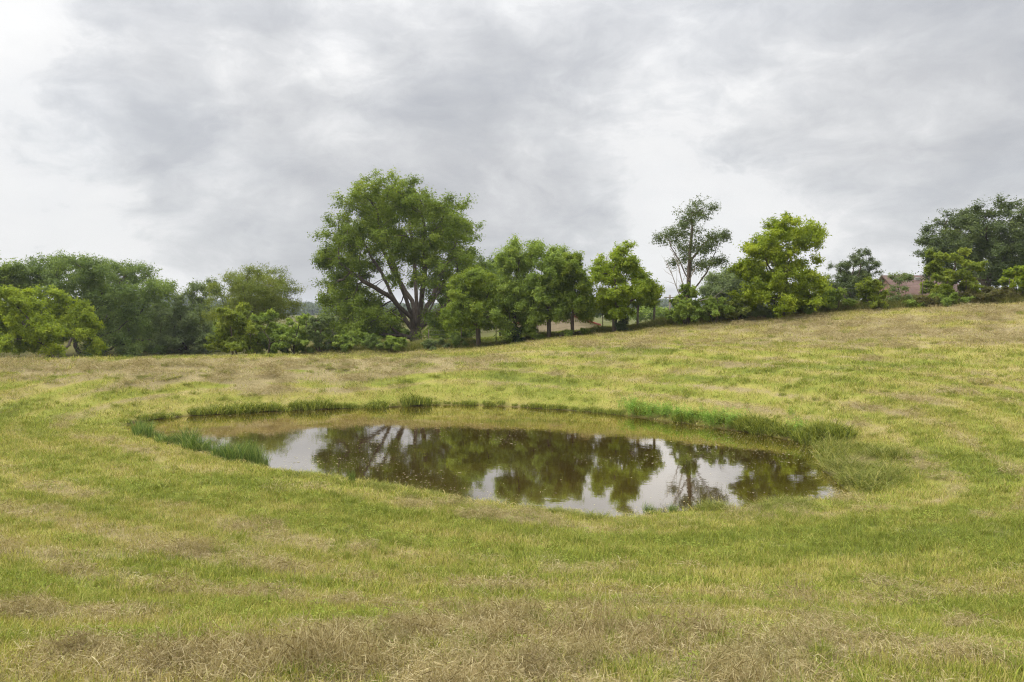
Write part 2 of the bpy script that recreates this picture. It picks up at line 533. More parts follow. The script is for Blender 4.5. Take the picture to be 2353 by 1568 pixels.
def hay_mat():
    m, w = new_mat("cut_hay")
    tone = attr(w, "tone")
    lush = attr(w, "lush", True)
    col = w.ramp(tone, [(0.0, (0.16, 0.12, 0.055)), (0.35, (0.335, 0.268, 0.135)), (0.75, (0.455, 0.38, 0.205)), (1.0, (0.56, 0.49, 0.30))])
    gpos = w.n("ShaderNodeNewGeometry")
    age = w.maprange(w.noise(gpos.outputs["Position"], 3.2, 4, 0.6), 0.45, 0.68, 0.0, 0.6)
    col = w.mix(age, col, (0.17, 0.13, 0.07))
    col = w.mix(w.math("MULTIPLY", w.math("MULTIPLY", lush, lush), 0.3), col, (0.22, 0.24, 0.08))
    return finish(m, w, leafy_shader(w, col, 0.8, 0.08, 0.2))


def ground_mat():
    m, w = new_mat("meadow_ground")
    g = w.n("ShaderNodeNewGeometry")
    pos = g.outputs["Position"]
    hay, lush, wet_dark = attr(w, "hay"), attr(w, "lush"), attr(w, "wet_dark")
    n1 = w.noise(pos, 9.0, 6, 0.7)
    n2 = w.noise(pos, 42.0, 4, 0.7)
    v = w.math("ADD", w.math("MULTIPLY", lush, 0.8), w.math("MULTIPLY", w.math("SUBTRACT", n1, 0.45), 0.9))
    green = w.ramp(v, [(0.0, STRAW), (0.33, OLIVE), (0.66, GREEN), (1.0, DEEP)])
    straw = w.ramp(n2, [(0.25, (0.21, 0.16, 0.08)), (0.5, (0.37, 0.30, 0.155)), (0.75, (0.47, 0.40, 0.23))])
    hv = w.math("ADD", hay, w.math("MULTIPLY", w.math("SUBTRACT", n1, 0.5), 0.9))
    col = w.mix(w.maprange(hv, 0.25, 0.8, 0.0, 0.95), green, straw)
    thatch = w.maprange(n2, 0.35, 0.62, 0.75, 0.0)
    col = w.mix(thatch, col, (0.10, 0.085, 0.04))
    col = w.mix(wet_dark, col, (0.05, 0.038, 0.02))  # wet shore rim, leaf litter and darker far land share this brown
    bs = w.n("ShaderNodeBsdfPrincipled")
    w.link(col, bs.inputs["Base Color"])
    bs.inputs["Roughness"].default_value = 0.95
    bs.inputs["Specular IOR Level"].default_value = 0.05
    bp = w.n("ShaderNodeBump"); bp.inputs["Strength"].default_value = 0.9; bp.inputs["Distance"].default_value = 0.05
    w.link(w.math("ADD", n1, n2), bp.inputs["Height"])
    w.link(bp.outputs[0], bs.inputs["Normal"])
    return finish(m, w, bs.outputs[0])


def water_mat():
    m, w = new_mat("pond_water")
    g = w.n("ShaderNodeNewGeometry")
    mp = w.n("ShaderNodeMapping"); mp.inputs["Scale"].default_value = (1.0, 1.0, 1.0)
    w.link(g.outputs["Position"], mp.inputs[0])
    n1 = w.noise(mp.outputs[0], 2.2, 3, 0.5)
    n2 = w.noise(mp.outputs[0], 9.0, 2, 0.5)
    calm = w.maprange(w.noise(mp.outputs[0], 0.25, 2, 0.5), 0.4, 0.6, 0.35, 1.0)
    h = w.math("MULTIPLY", w.math("ADD", n1, w.math("MULTIPLY", n2, 0.22)), calm)
    bp = w.n("ShaderNodeBump"); bp.inputs["Strength"].default_value = 0.09; bp.inputs["Distance"].default_value = 0.02
    w.link(h, bp.inputs["Height"])
    murk = w.n("ShaderNodeBsdfDiffuse")
    w.link(w.ramp(w.noise(g.outputs["Position"], 0.5, 3), [(0.3, (0.046, 0.027, 0.005)), (0.7, (0.075, 0.045, 0.010))]), murk.inputs[0])
    gl = w.n("ShaderNodeBsdfGlossy")
    gl.inputs["Roughness"].default_value = 0.03
    gl.inputs["Color"].default_value = (0.97, 0.93, 0.87, 1)
    w.link(bp.outputs[0], gl.inputs["Normal"])
    fr = w.n("ShaderNodeFresnel"); fr.inputs[0].default_value = 1.33
    fac = w.maprange(fr.outputs[0], 0.02, 0.30, 0.22, 0.78)
    mx = w.n("ShaderNodeMixShader")
    w.link(fac, mx.inputs[0]); w.link(murk.outputs[0], mx.inputs[1]); w.link(gl.outputs[0], mx.inputs[2])
    return finish(m, w, mx.outputs[0])


M_GRASS, M_HAY, M_GROUND, M_WATER = grass_mat(), hay_mat(), ground_mat(), water_mat()
M_BARK = wood_mat("grey_bark", (0.06, 0.046, 0.036), (0.15, 0.122, 0.10))
M_BARK_DARK = wood_mat("dark_bark", (0.035, 0.028, 0.022), (0.10, 0.08, 0.065))
M_BARK_PALE = wood_mat("pale_bark", (0.20, 0.17, 0.14), (0.38, 0.33, 0.28))


# ------------------------------------------------------------------ ground and water
def axis(lo, hi, step, far_lo, far_hi, growth=1.13):
    core = np.arange(lo, hi + 1e-6, step)
    def out(start, end):
        r, s, x = [], step, start
        while abs(x - start) < abs(end - start):
            s *= growth
            x += s if end > start else -s
            r.append(x)
        return r
    return np.array(sorted(out(lo, far_lo)) + list(core) + out(hi, far_hi))


gx, gy = axis(-34, 34, 0.26, -1500, 1500), axis(0.5, 50, 0.26, -300, 1500)
GX, GY = np.meshgrid(gx, gy, indexing="ij")
gxf, gyf = GX.ravel(), GY.ravel()
gz = ground_z(gxf, gyf)
gsd = shore_dist(gxf, gyf)
ghay, glush = cover(gxf, gyf)
# loose hay heaps stand a little proud
gz = gz + np.where(gsd > 0.5, 0.05 * np.clip(ghay - 0.5, 0, 0.6) * (0.4 + fbm(gxf / 0.3, gyf / 0.3, 2)), 0)
gz = np.where(gsd < 0, np.minimum(gz, -0.02 - 0.25 * sstep(0, 1.0, -gsd)), np.maximum(gz, 0.005 + 0.05 * sstep(0, 0.8, gsd)))
gwet_dark = 0.9 * (1 - sstep(-0.05, 0.22, gsd + 0.15 * (fbm(gxf / 0.4, gyf / 0.4, 2) - 0.5)))
gwet_dark = np.maximum(gwet_dark, 0.55 * sstep(105, 150, np.hypot(gxf, gyf - 25)))  # far land darkened with the same brown, no damp there
gwet_dark = np.maximum(gwet_dark, 0.75 * sstep(44, 50, gyf + 0.0 * gxf) * sstep(-2, -9, gxf - 0.05 * (gyf - 50)))  # dark leaf litter of the woodland floor behind the dam
nx, ny = len(gx), len(gy)
ii, jj = np.meshgrid(np.arange(nx - 1), np.arange(ny - 1), indexing="ij")
q = (ii * ny + jj).ravel()
ground = mesh_obj("ground", np.stack([gxf, gyf, gz], 1), np.stack([q, q + ny, q + ny + 1, q + 1], 1), M_GROUND,
                  attrs={"hay": ghay, "lush": glush, "wet_dark": gwet_dark}, smooth=True)
tag(ground, "mown grassy ground that dips to the pond and rises to the fence line", kind="structure")

wv = SC + (SHORE - SC) * 1.0
dirs = wv - SC
wv = SC + dirs * (1 + 0.7 / np.linalg.norm(dirs, axis=1))[:, None]
wverts = np.concatenate([[[SC[0], SC[1], 0]], np.c_[wv, np.zeros(len(wv))]])
k = np.arange(len(wv))
pond = mesh_obj("pond", wverts, np.stack([np.zeros(len(wv), int), (k + 1) % len(wv) + 1, k + 1], 1), M_WATER)
tag(pond, "still brown pond water that mirrors the trees and the sky", kind="structure")


# ------------------------------------------------------------------ scattering of uncountable cover
def blades(n, rad, h, hvar, width, lean, tone=(0.0, 1.0), bend=0.5, g=rng, flop=0.0):
    """n grass blades of 3 faces' worth each (one quad, one tri) inside a disc"""
    a, r = g.random(n) * 2 * np.pi, rad * np.sqrt(g.random(n))
    base = np.stack([r * np.cos(a), r * np.sin(a), np.zeros(n)], 1)
    L = h * (1 - hvar + 2 * hvar * g.random(n))
    az = g.random(n) * 2 * np.pi
    le = lean * (0.3 + 0.9 * g.random(n))
    d1 = np.stack([np.cos(az) * np.sin(le), np.sin(az) * np.sin(le), np.cos(le)], 1)
    le2 = np.minimum(le + bend * (0.4 + g.random(n)), 2.2)
    d2 = np.stack([np.cos(az) * np.sin(le2), np.sin(az) * np.sin(le2), np.cos(le2)], 1)
    fa = g.random(n) * np.pi
    side = np.stack([np.cos(fa), np.sin(fa), np.zeros(n)], 1) * (width * (0.6 + 0.8 * g.random(n)) / 2)[:, None]
    m = base + d1 * (L * 0.55)[:, None]
    t = m + d2 * (L * 0.5)[:, None]
    base[:, 2] -= 0.015
    V = np.stack([base - side, base + side, m + side * 0.8, m - side * 0.8, t], 1).reshape(-1, 3)
    o = np.arange(n) * 5
    tn = np.repeat(tone[0] + (tone[1] - tone[0]) * g.random(n), 5)
    return V, [np.stack([o, o + 1, o + 2, o + 3], 1), np.stack([o + 3, o + 2, o + 4], 1)], tn


def strands(n, rad, length, width, height, g=rng, tone=(0.0, 1.0), upt=0.35):
    """loose cut stems lying on each other"""
    a, r = g.random(n) * 2 * np.pi, rad * np.sqrt(g.random(n))
    c = np.stack([r * np.cos(a), r * np.sin(a), height * g.random(n) ** 1.3 + 0.006], 1)
    L = length * np.clip(g.lognormal(-0.1, 0.42, n), 0.3, 2.6)
    az = g.random(n) * 2 * np.pi
    el = g.normal(0, upt, n)
    d = np.stack([np.cos(az) * np.cos(el), np.sin(az) * np.cos(el), np.sin(el)], 1)
    kx = np.cross(d, g.normal(0, 1, (n, 3)))
    kx /= np.linalg.norm(kx, axis=1)[:, None]
    side = kx * (width * (0.5 + g.random(n)) / 2)[:, None]
    sag = np.cross(d, kx) * (L * g.normal(0, 0.13, n))[:, None]
    p0, p1, p2 = c - d * (L / 2)[:, None], c + sag, c + d * (L / 2)[:, None]
    V = np.stack([p0 - side, p0 + side, p1 + side, p1 - side, p2 + side * 0.6, p2 - side * 0.6], 1).reshape(-1, 3)
    V[:, 2] = np.maximum(V[:, 2], -0.02)
    o = np.arange(n) * 6
    return V, [np.stack([o, o + 1, o + 2, o + 3], 1), np.stack([o + 3, o + 2, o + 4, o + 5], 1)], np.repeat(tone[0] + (tone[1] - tone[0]) * g.random(n), 6)


def proto_set(name, builders, mat):
    c = bpy.data.collections.new(name)
    for i, (V, Fc, tn) in enumerate(builders):
        o = mesh_obj(f"{name}_{i:02d}", V, Fc, mat, attrs={"tone": tn}, link=False)
        c.objects.link(o)
    return c


def scatter(name, pts, rot, scl, idx, attrs, coll, label):
    n = len(pts)
    me = bpy.data.meshes.new(name)
    me.vertices.add(n)
    me.vertices.foreach_set("co", np.asarray(pts, np.float32).ravel())
    def add(k, t, d, f="value"):
        a = me.attributes.new(k, t, "POINT")
        a.data.foreach_set(f, d)
    add("rot", "FLOAT_VECTOR", np.asarray(rot, np.float32).ravel(), "vector")
    add("scl", "FLOAT_VECTOR", np.asarray(scl, np.float32).ravel(), "vector")
    add("idx", "INT", np.asarray(idx, np.int32))
    for k_, d_ in attrs.items(): add(k_, "FLOAT", np.asarray(d_, np.float32))
    o = bpy.data.objects.new(name, me)
    COL.objects.link(o)
    ng = bpy.data.node_groups.new(name, "GeometryNodeTree")
    ng.interface.new_socket("Geometry", in_out="INPUT", socket_type="NodeSocketGeometry")
    ng.interface.new_socket("Geometry", in_out="OUTPUT", socket_type="NodeSocketGeometry")
    N, Lk = ng.nodes, ng.links
    gi, go = N.new("NodeGroupInput"), N.new("NodeGroupOutput")
    ci = N.new("GeometryNodeCollectionInfo")
    ci.inputs["Collection"].default_value = coll
    ci.inputs["Separate Children"].default_value = True
    ci.inputs["Reset Children"].default_value = True
    ip = N.new("GeometryNodeInstanceOnPoints")
    ip.inputs["Pick Instance"].default_value = True
    def named(k, t):
        a = N.new("GeometryNodeInputNamedAttribute"); a.data_type = t
        a.inputs["Name"].default_value = k
        return a.outputs["Attribute"]
    er = N.new("FunctionNodeEulerToRotation")
    Lk.new(named("rot", "FLOAT_VECTOR"), er.inputs[0])
    Lk.new(gi.outputs[0], ip.inputs["Points"])
    Lk.new(ci.outputs[0], ip.inputs["Instance"])
    Lk.new(named("idx", "INT"), ip.inputs["Instance Index"])
    Lk.new(er.outputs[0], ip.inputs["Rotation"])
    Lk.new(named("scl", "FLOAT_VECTOR"), ip.inputs["Scale"])
    Lk.new(ip.outputs[0], go.inputs[0])
    md = o.modifiers.new("scatter", "NODES")
    md.node_group = ng
    tag(o, label, kind="stuff")
    return o


def sample_field(d0, d1, density, side=1.2, extra=4.5):
    """random ground positions between two distances, wide enough for a step aside"""
    hw = (CX / F) * d1 * side + extra
    n = int(2 * hw * (d1 - d0) * density)
    x, y = rng.uniform(-hw, hw, n), rng.uniform(d0, d1, n)
    keep = np.abs(x) < (CX / F) * y * side + extra
    return x[keep], y[keep]


_zg = gz.reshape(nx, ny)


def surf_z(x, y):
    """height of the ground sheet as meshed"""
    i = np.clip(np.searchsorted(gx, x) - 1, 0, nx - 2)
    j = np.clip(np.searchsorted(gy, y) - 1, 0, ny - 2)
    u, v = (x - gx[i]) / (gx[i + 1] - gx[i]), (y - gy[j]) / (gy[j + 1] - gy[j])
    return (_zg[i, j] * (1 - u) + _zg[i + 1, j] * u) * (1 - v) + (_zg[i, j + 1] * (1 - u) + _zg[i + 1, j + 1] * u) * v


def zones(spec, protos, name, label, kind):
    X, Y, S, I = [], [], [], []
    for (d0, d1, dens, s0) in spec:
        x, y = sample_field(d0, d1, dens)
        X.append(x); Y.append(y)
        S.append(np.full(len(x), s0))
    x, y, s = np.concatenate(X), np.concatenate(Y), np.concatenate(S)
    sd = shore_dist(x, y)
    bf = beyond_fence(x, y)
    hay, lush = cover(x, y)
    if kind == "grass":
        keep = (sd > 0.05) & (bf < 0.6) & (rng.random(len(x)) < 1.12 - 0.85 * np.clip(hay, 0, 1))
        hs = 0.75 + 0.5 * fbm(x / 0.8 + 5, y / 0.8, 3) + 0.25 * rng.random(len(x)) 
        hs = hs * (0.55 + 0.45 * sstep(0, 1.2, sd))
    else:
        keep = (sd > 0.15) & (bf < 0.2) & (rng.random(len(x)) < np.clip((hay - 0.22) * 1.5, 0.02, 1))
        md = fbm(x / 0.32 + 3, y / 0.32, 3, 0.6)
        hs = (0.35 + 0.9 * np.clip(hay, 0, 1.2)) * (0.25 + 2.6 * np.clip(md - 0.22, 0, 1) ** 1.3 * 1.6)
        keep &= rng.random(len(x)) < 0.35 + 1.5 * np.clip(md - 0.25, 0, 1)
    x, y, s, hay, lush, hs = (a[keep] for a in (x, y, s, hay, lush, hs))
    z = surf_z(x, y)
    n = len(x)
    rot = np.stack([rng.normal(0, 0.12, n), rng.normal(0, 0.12, n), rng.random(n) * 6.283], 1)
    sc_ = s * (0.8 + 0.4 * rng.random(n))
    scl = np.stack([sc_, sc_, s ** 0.45 * hs], 1)
    return scatter(name, np.stack([x, y, z], 1), rot, scl, rng.integers(0, len(protos.objects), n), {"lush": lush, "hay": hay}, protos, label)


tufts = proto_set("grass_tuft", [blades(36, 0.11, 0.048, 0.55, 0.0034, 0.55, g=np.random.default_rng(i)) for i in range(6)] +
                  [blades(26, 0.10, 0.066, 0.5, 0.0036, 0.9, bend=0.8, g=np.random.default_rng(i + 20)) for i in range(3)], M_GRASS)
zones([(1.2, 7.5, 190, 1.0), (7.5, 14, 85, 1.5), (14, 24, 34, 2.3), (24, 52, 13, 3.6)], tufts, "grass",
      "short mown grass, yellow green and straw, over the whole field", "grass")
hayp = proto_set("hay_wisp", [strands(130, 0.17, 0.05, 0.0021, 0.022, np.random.default_rng(40 + i), upt=0.4) for i in range(5)] +
                 [strands(170, 0.15, 0.055, 0.0021, 0.06, np.random.default_rng(60 + i), upt=0.6) for i in range(4)], M_HAY)
zones([(1.2, 7.5, 95, 1.0), (7.5, 14, 40, 1.4), (14, 24, 16, 2.0), (24, 52, 7, 3.0)], hayp, "cut_hay",
      "loose tan cut hay lying in streaks on the mown grass", "hay")




def rosette(g, n=26, rad=0.09):
    """low broad-leaved weed: rounded leaflets on short stalks"""
    a, r = g.random(n) * 6.283, rad * np.sqrt(g.random(n))
    p = np.stack([r * np.cos(a), r * np.sin(a), 0.015 + 0.05 * g.random(n)], 1)
    d = np.stack([np.cos(a), np.sin(a), g.uniform(-.2, .5, n)], 1)
    d /= np.linalg.norm(d, axis=1)[:, None]
    sdv_ = np.cross(d, [0, 0, 1.0]); sdv_ /= np.linalg.norm(sdv_, axis=1)[:, None]
    L = g.uniform(.014, .03, n)[:, None]
    V = np.stack([p, p + d * L * .5 + sdv_ * L * .38, p + d * L, p + d * L * .5 - sdv_ * L * .38], 1).reshape(-1, 3)
    o_ = np.arange(n) * 4
    return V, np.stack([o_, o_ + 1, o_ + 2, o_ + 3], 1), np.repeat(g.uniform(.3, 1, n), 4)


M_CLOVER = leaf_mat("low_weed_leaf", (0.09, 0.13, 0.018), (0.17, 0.215, 0.03), (0.26, 0.30, 0.05), 0.3)
M_RANK = leaf_mat("rank_grass_blade", (0.10, 0.14, 0.02), (0.21, 0.25, 0.035), (0.38, 0.36, 0.11), 0.3)


def patchy(name, label, protos, spec, thresh, gain, size, attr_fn=None):
    X, Y, S = [], [], []
    for (d0, d1, dens, s0) in spec:
        x, y = sample_field(d0, d1, dens)
        X.append(x); Y.append(y); S.append(np.full(len(x), s0))
    x, y, s = np.concatenate(X), np.concatenate(Y), np.concatenate(S)
    sd = shore_dist(x, y)
    hay, lush = cover(x, y)
    pt = fbm(x / size, y / size + 12, 4, 0.6) + 0.25 * (np.clip(lush, 0, 1) - 0.5)
    keep = (sd > 0.3) & (beyond_fence(x, y) < 0) & (rng.random(len(x)) < np.clip((pt - thresh) * gain, 0.01, 1))
    x, y, s = x[keep], y[keep], s[keep]
    n = len(x)
    k_ = s * rng.uniform(.7, 1.3, n)
    scatter(name, np.stack([x, y, surf_z(x, y)], 1), np.stack([rng.normal(0, .1, n), rng.normal(0, .1, n), rng.random(n) * 6.283], 1),
            np.stack([k_, k_, s ** .5 * rng.uniform(.6, 1.2, n)], 1), rng.integers(0, len(protos.objects), n), {"lush": np.ones(n)}, protos, label)


rank = proto_set("rank_tuft", [blades(70, 0.075, 0.105, 0.5, 0.004, 0.7, bend=0.7, g=np.random.default_rng(400 + i)) for i in range(5)], M_RANK)
patchy("rank_grass", "scattered longer darker grass tufts the mower missed", rank, [(1.2, 8, 30, 1.0), (8, 16, 13, 1.35), (16, 30, 5, 1.8), (30, 46, 2, 2.4)], 0.47, 5.0, 0.6)
clover = proto_set("clover_patch", [rosette(np.random.default_rng(420 + i)) for i in range(5)], M_CLOVER)
patchy("low_weeds", "low broad leaved weeds and clover patches in the mown grass", clover, [(1.2, 9, 45, .8), (9, 18, 18, 1.3)], 0.57, 6.0, 1.3)

# ------------------------------------------------------------------ trees
def tube_mesh(paths, sides=6):
    """paths: list of (points, radii) -> verts, faces"""
    V, Fq = [], []
    off = 0
    ang = np.arange(sides) / sides * 2 * np.pi
    ca, sa = np.cos(ang), np.sin(ang)
    for pts, rad in paths:
        pts, rad = np.asarray(pts, float), np.asarray(rad, float)
        n = len(pts)
        if n < 2: continue
        t = np.gradient(pts, axis=0)
        t /= np.linalg.norm(t, axis=1)[:, None] + 1e-9
        ref = np.where(np.abs(t[:, 2:3]) > 0.9, np.array([[1.0, 0, 0]]), np.array([[0, 0, 1.0]]))
        u = np.cross(t, ref); u /= np.linalg.norm(u, axis=1)[:, None] + 1e-9
        v = np.cross(t, u)
        # keep the frames aligned along the path
        for i in range(1, n):
            c, s = u[i - 1] @ u[i], u[i - 1] @ v[i]
            l = math.hypot(c, s) + 1e-9
            c, s = c / l, s / l
            u[i], v[i] = c * u[i] + s * v[i], -s * u[i] + c * v[i]
        ring = pts[:, None] + rad[:, None, None] * (ca[None, :, None] * u[:, None] + sa[None, :, None] * v[:, None])
        V.append(ring.reshape(-1, 3))
        i, j = np.meshgrid(np.arange(n - 1), np.arange(sides), indexing="ij")
        a = off + i * sides + j
        b = off + i * sides + (j + 1) % sides
        Fq.append(np.stack([a, b, b + sides, a + sides], -1).reshape(-1, 4))
        off += n * sides
    return np.concatenate(V), np.concatenate(Fq)


def grow(start_paths, attract, step, kill, g, iters=140, up=0.12):
    """branch skeleton that reaches for the attraction points"""
    nodes, par = [], []
    for path in start_paths:           # (points, index of the node it starts from or -1)
        pts, link = path
        prev = link
        for p in pts:
            nodes.append(np.array(p, float)); par.append(prev)
            prev = len(nodes) - 1
    A = np.array(attract)
    N0 = np.array(nodes)
    d = np.linalg.norm(A[:, None] - N0[None], axis=2)
    near, nd = d.argmin(1), d.min(1)
    alive = nd > kill
    cap = 6000
    for _ in range(iters):
        if not alive.any() or len(nodes) > cap: break
        idx = np.unique(near[alive])
        new = []
        for k_ in idx:
            sel = alive & (near == k_)
            v = A[sel] - nodes[k_]
            v /= np.linalg.norm(v, axis=1)[:, None] + 1e-9
            dv = v.mean(0) + g.normal(0, 0.14, 3) + np.array([0, 0, up])
            dv /= np.linalg.norm(dv) + 1e-9
            new.append((k_, nodes[k_] + dv * step))
        b = len(nodes)
        for k_, p in new:
            nodes.append(p); par.append(int(k_))
        NP = np.array([p for _, p in new])
        dd = np.linalg.norm(A[:, None] - NP[None], axis=2)
        m, mi = dd.min(1), dd.argmin(1)
        upd = m < nd
        near = np.where(upd, mi + b, near)
        nd = np.where(upd, m, nd)
        alive &= nd > kill
    return np.array(nodes), np.array(par), near


def skeleton_paths(nodes, par, tip, base, power=2.3, cap=None):
    n = len(nodes)
    w = np.zeros(n)
    kids = [[] for _ in range(n)]
    for i in range(n):
        if par[i] >= 0: kids[par[i]].append(i)
    order = list(range(n))
    for i in reversed(order):
        w[i] = w[i] if kids[i] else 1.0
        if not kids[i]: w[i] = 1.0
        if par[i] >= 0: w[par[i]] += w[i]
    r = w ** (1 / power)
    roots = [i for i in range(n) if par[i] < 0]
    top = max(r[i] for i in roots)
    r = tip + (base - tip) * (r - 1) / max(top - 1, 1e-6)
    paths, used = [], np.zeros(n, bool)
    stack = [(i, None) for i in roots]
    while stack:
        i, frm = stack.pop()
        chain = [] if frm is None else [frm]
        c = i
        while True:
            chain.append(c)
            ks = kids[c]
            if not ks: break
            big = max(ks, key=lambda q_: w[q_])
            for q_ in ks:
                if q_ != big: stack.append((q_, c))
            c = big
        rad = [r[q_] for q_ in chain]
        if frm is not None: rad[0] = rad[1] if len(rad) > 1 else rad[0]
        paths.append((nodes[chain], np.array(rad)))
    return paths, r, w


def leaves(centres, outward, count, spread, size, g, droop=0.2, flat=0.75, slim=0.55):
    """leaf faces (two triangles each, folded on the midrib) gathered in clumps"""
    nc = len(centres)
    # every clump is a bough of several short sprays that reach outward; leaves crowd along the sprays
    k_sub = 11
    sc_ = np.repeat(np.arange(nc), k_sub)
    sdir = g.normal(0, 1, (nc * k_sub, 3)) * np.array([1, 1, flat]) + 0.35 * outward[sc_] + np.array([0, 0, 0.12 - 0.3 * droop])
    sl_ = np.linalg.norm(sdir, axis=1)[:, None]
    sdir *= np.minimum(sl_, 1.45) / (sl_ + 1e-9)
    sdir *= (spread * (0.75 + 0.5 * g.random(nc * k_sub)))[:, None]
    si = g.integers(0, nc * k_sub, count)
    ci = sc_[si]
    t_ = g.random(count) ** 0.75
    off = sdir[si] * (0.15 + 1.0 * t_)[:, None] + g.normal(0, 1, (count, 3)) * np.array([1, 1, 0.8]) * spread * 0.33
    p = centres[ci] + off
    out = outward[ci]
    nrm = g.normal(0, 0.62, (count, 3)) + out * 0.35 + np.array([0, 0, 0.75]) + 0.5 * off / (np.linalg.norm(off, axis=1)[:, None] + 1e-6)
    nrm /= np.linalg.norm(nrm, axis=1)[:, None]
    ax = np.cross(nrm, g.normal(0, 1, (count, 3)))
    ax /= np.linalg.norm(ax, axis=1)[:, None] + 1e-9
    ax[:, 2] -= droop; ax /= np.linalg.norm(ax, axis=1)[:, None]
    sd_ = np.cross(nrm, ax); sd_ /= np.linalg.norm(sd_, axis=1)[:, None] + 1e-9
    L = size * (0.5 + 1.0 * g.random(count))
    W = L * slim * 0.5
    b = p - ax * (L * 0.5)[:, None]
    t = p + ax * (L * 0.5)[:, None]
    V = np.stack([b + sd_ * W[:, None], b - sd_ * W[:, None], t], 1).reshape(-1, 3)
    o = np.arange(count) * 3
    Fc = np.stack([o, o + 1, o + 2], 1)
    tone_c = np.clip(g.normal(0.5, 0.26, nc), 0, 1)
    tone = np.clip(0.45 * tone_c[ci] + 0.25 * g.random(nc * k_sub)[si] + 0.3 * g.random(count), 0, 1)
    return V, Fc, np.repeat(tone, 3)


def lobes_to_points(lobes, D, org, dens, g, cw, shell=0.42, shrink=0.0):
    A, O = [], []
    for lb in lobes:
        px, py, rx, ry = lb[:4]
        c = np.array(P(px, py, D)) - org
        rX, rZ = rx / F * D, ry / F * D
        rX, rZ = max(0.4 * rX, rX - shrink), max(0.4 * rZ, rZ - shrink)
        rY = min(0.55 * cw, 1.25 * max(rX, rZ))
        room = max(0.5 * cw * math.sqrt(max(0.05, 1 - min(1, abs(c[0]) / (0.5 * cw + 1e-6)) ** 2)) - 0.5 * rY, 0)
        reps = [0.0] if len(lb) > 4 else ([-0.7, 0.75] if room > 0.5 * rY else [g.uniform(-0.6, 0.6)])
        for kk in reps:
            cc = c + np.array([0, kk * room, 0])
            n = max(6, int(dens * (4 * math.pi * ((rX * rY) ** 1.6 + (rX * rZ) ** 1.6 + (rY * rZ) ** 1.6) / 3) ** (1 / 1.6) * (1.0 if len(reps) == 1 else 0.65)))
            v = g.normal(0, 1, (n, 3)); v /= np.linalg.norm(v, axis=1)[:, None]
            rr = g.random(n) ** shell
            jit = 1 + 0.16 * g.normal(0, 1, n)
            A.append(cc + v * (rr * jit)[:, None] * np.array([rX, rY, rZ]))
            O.append(v)
    return np.concatenate(A), np.concatenate(O)


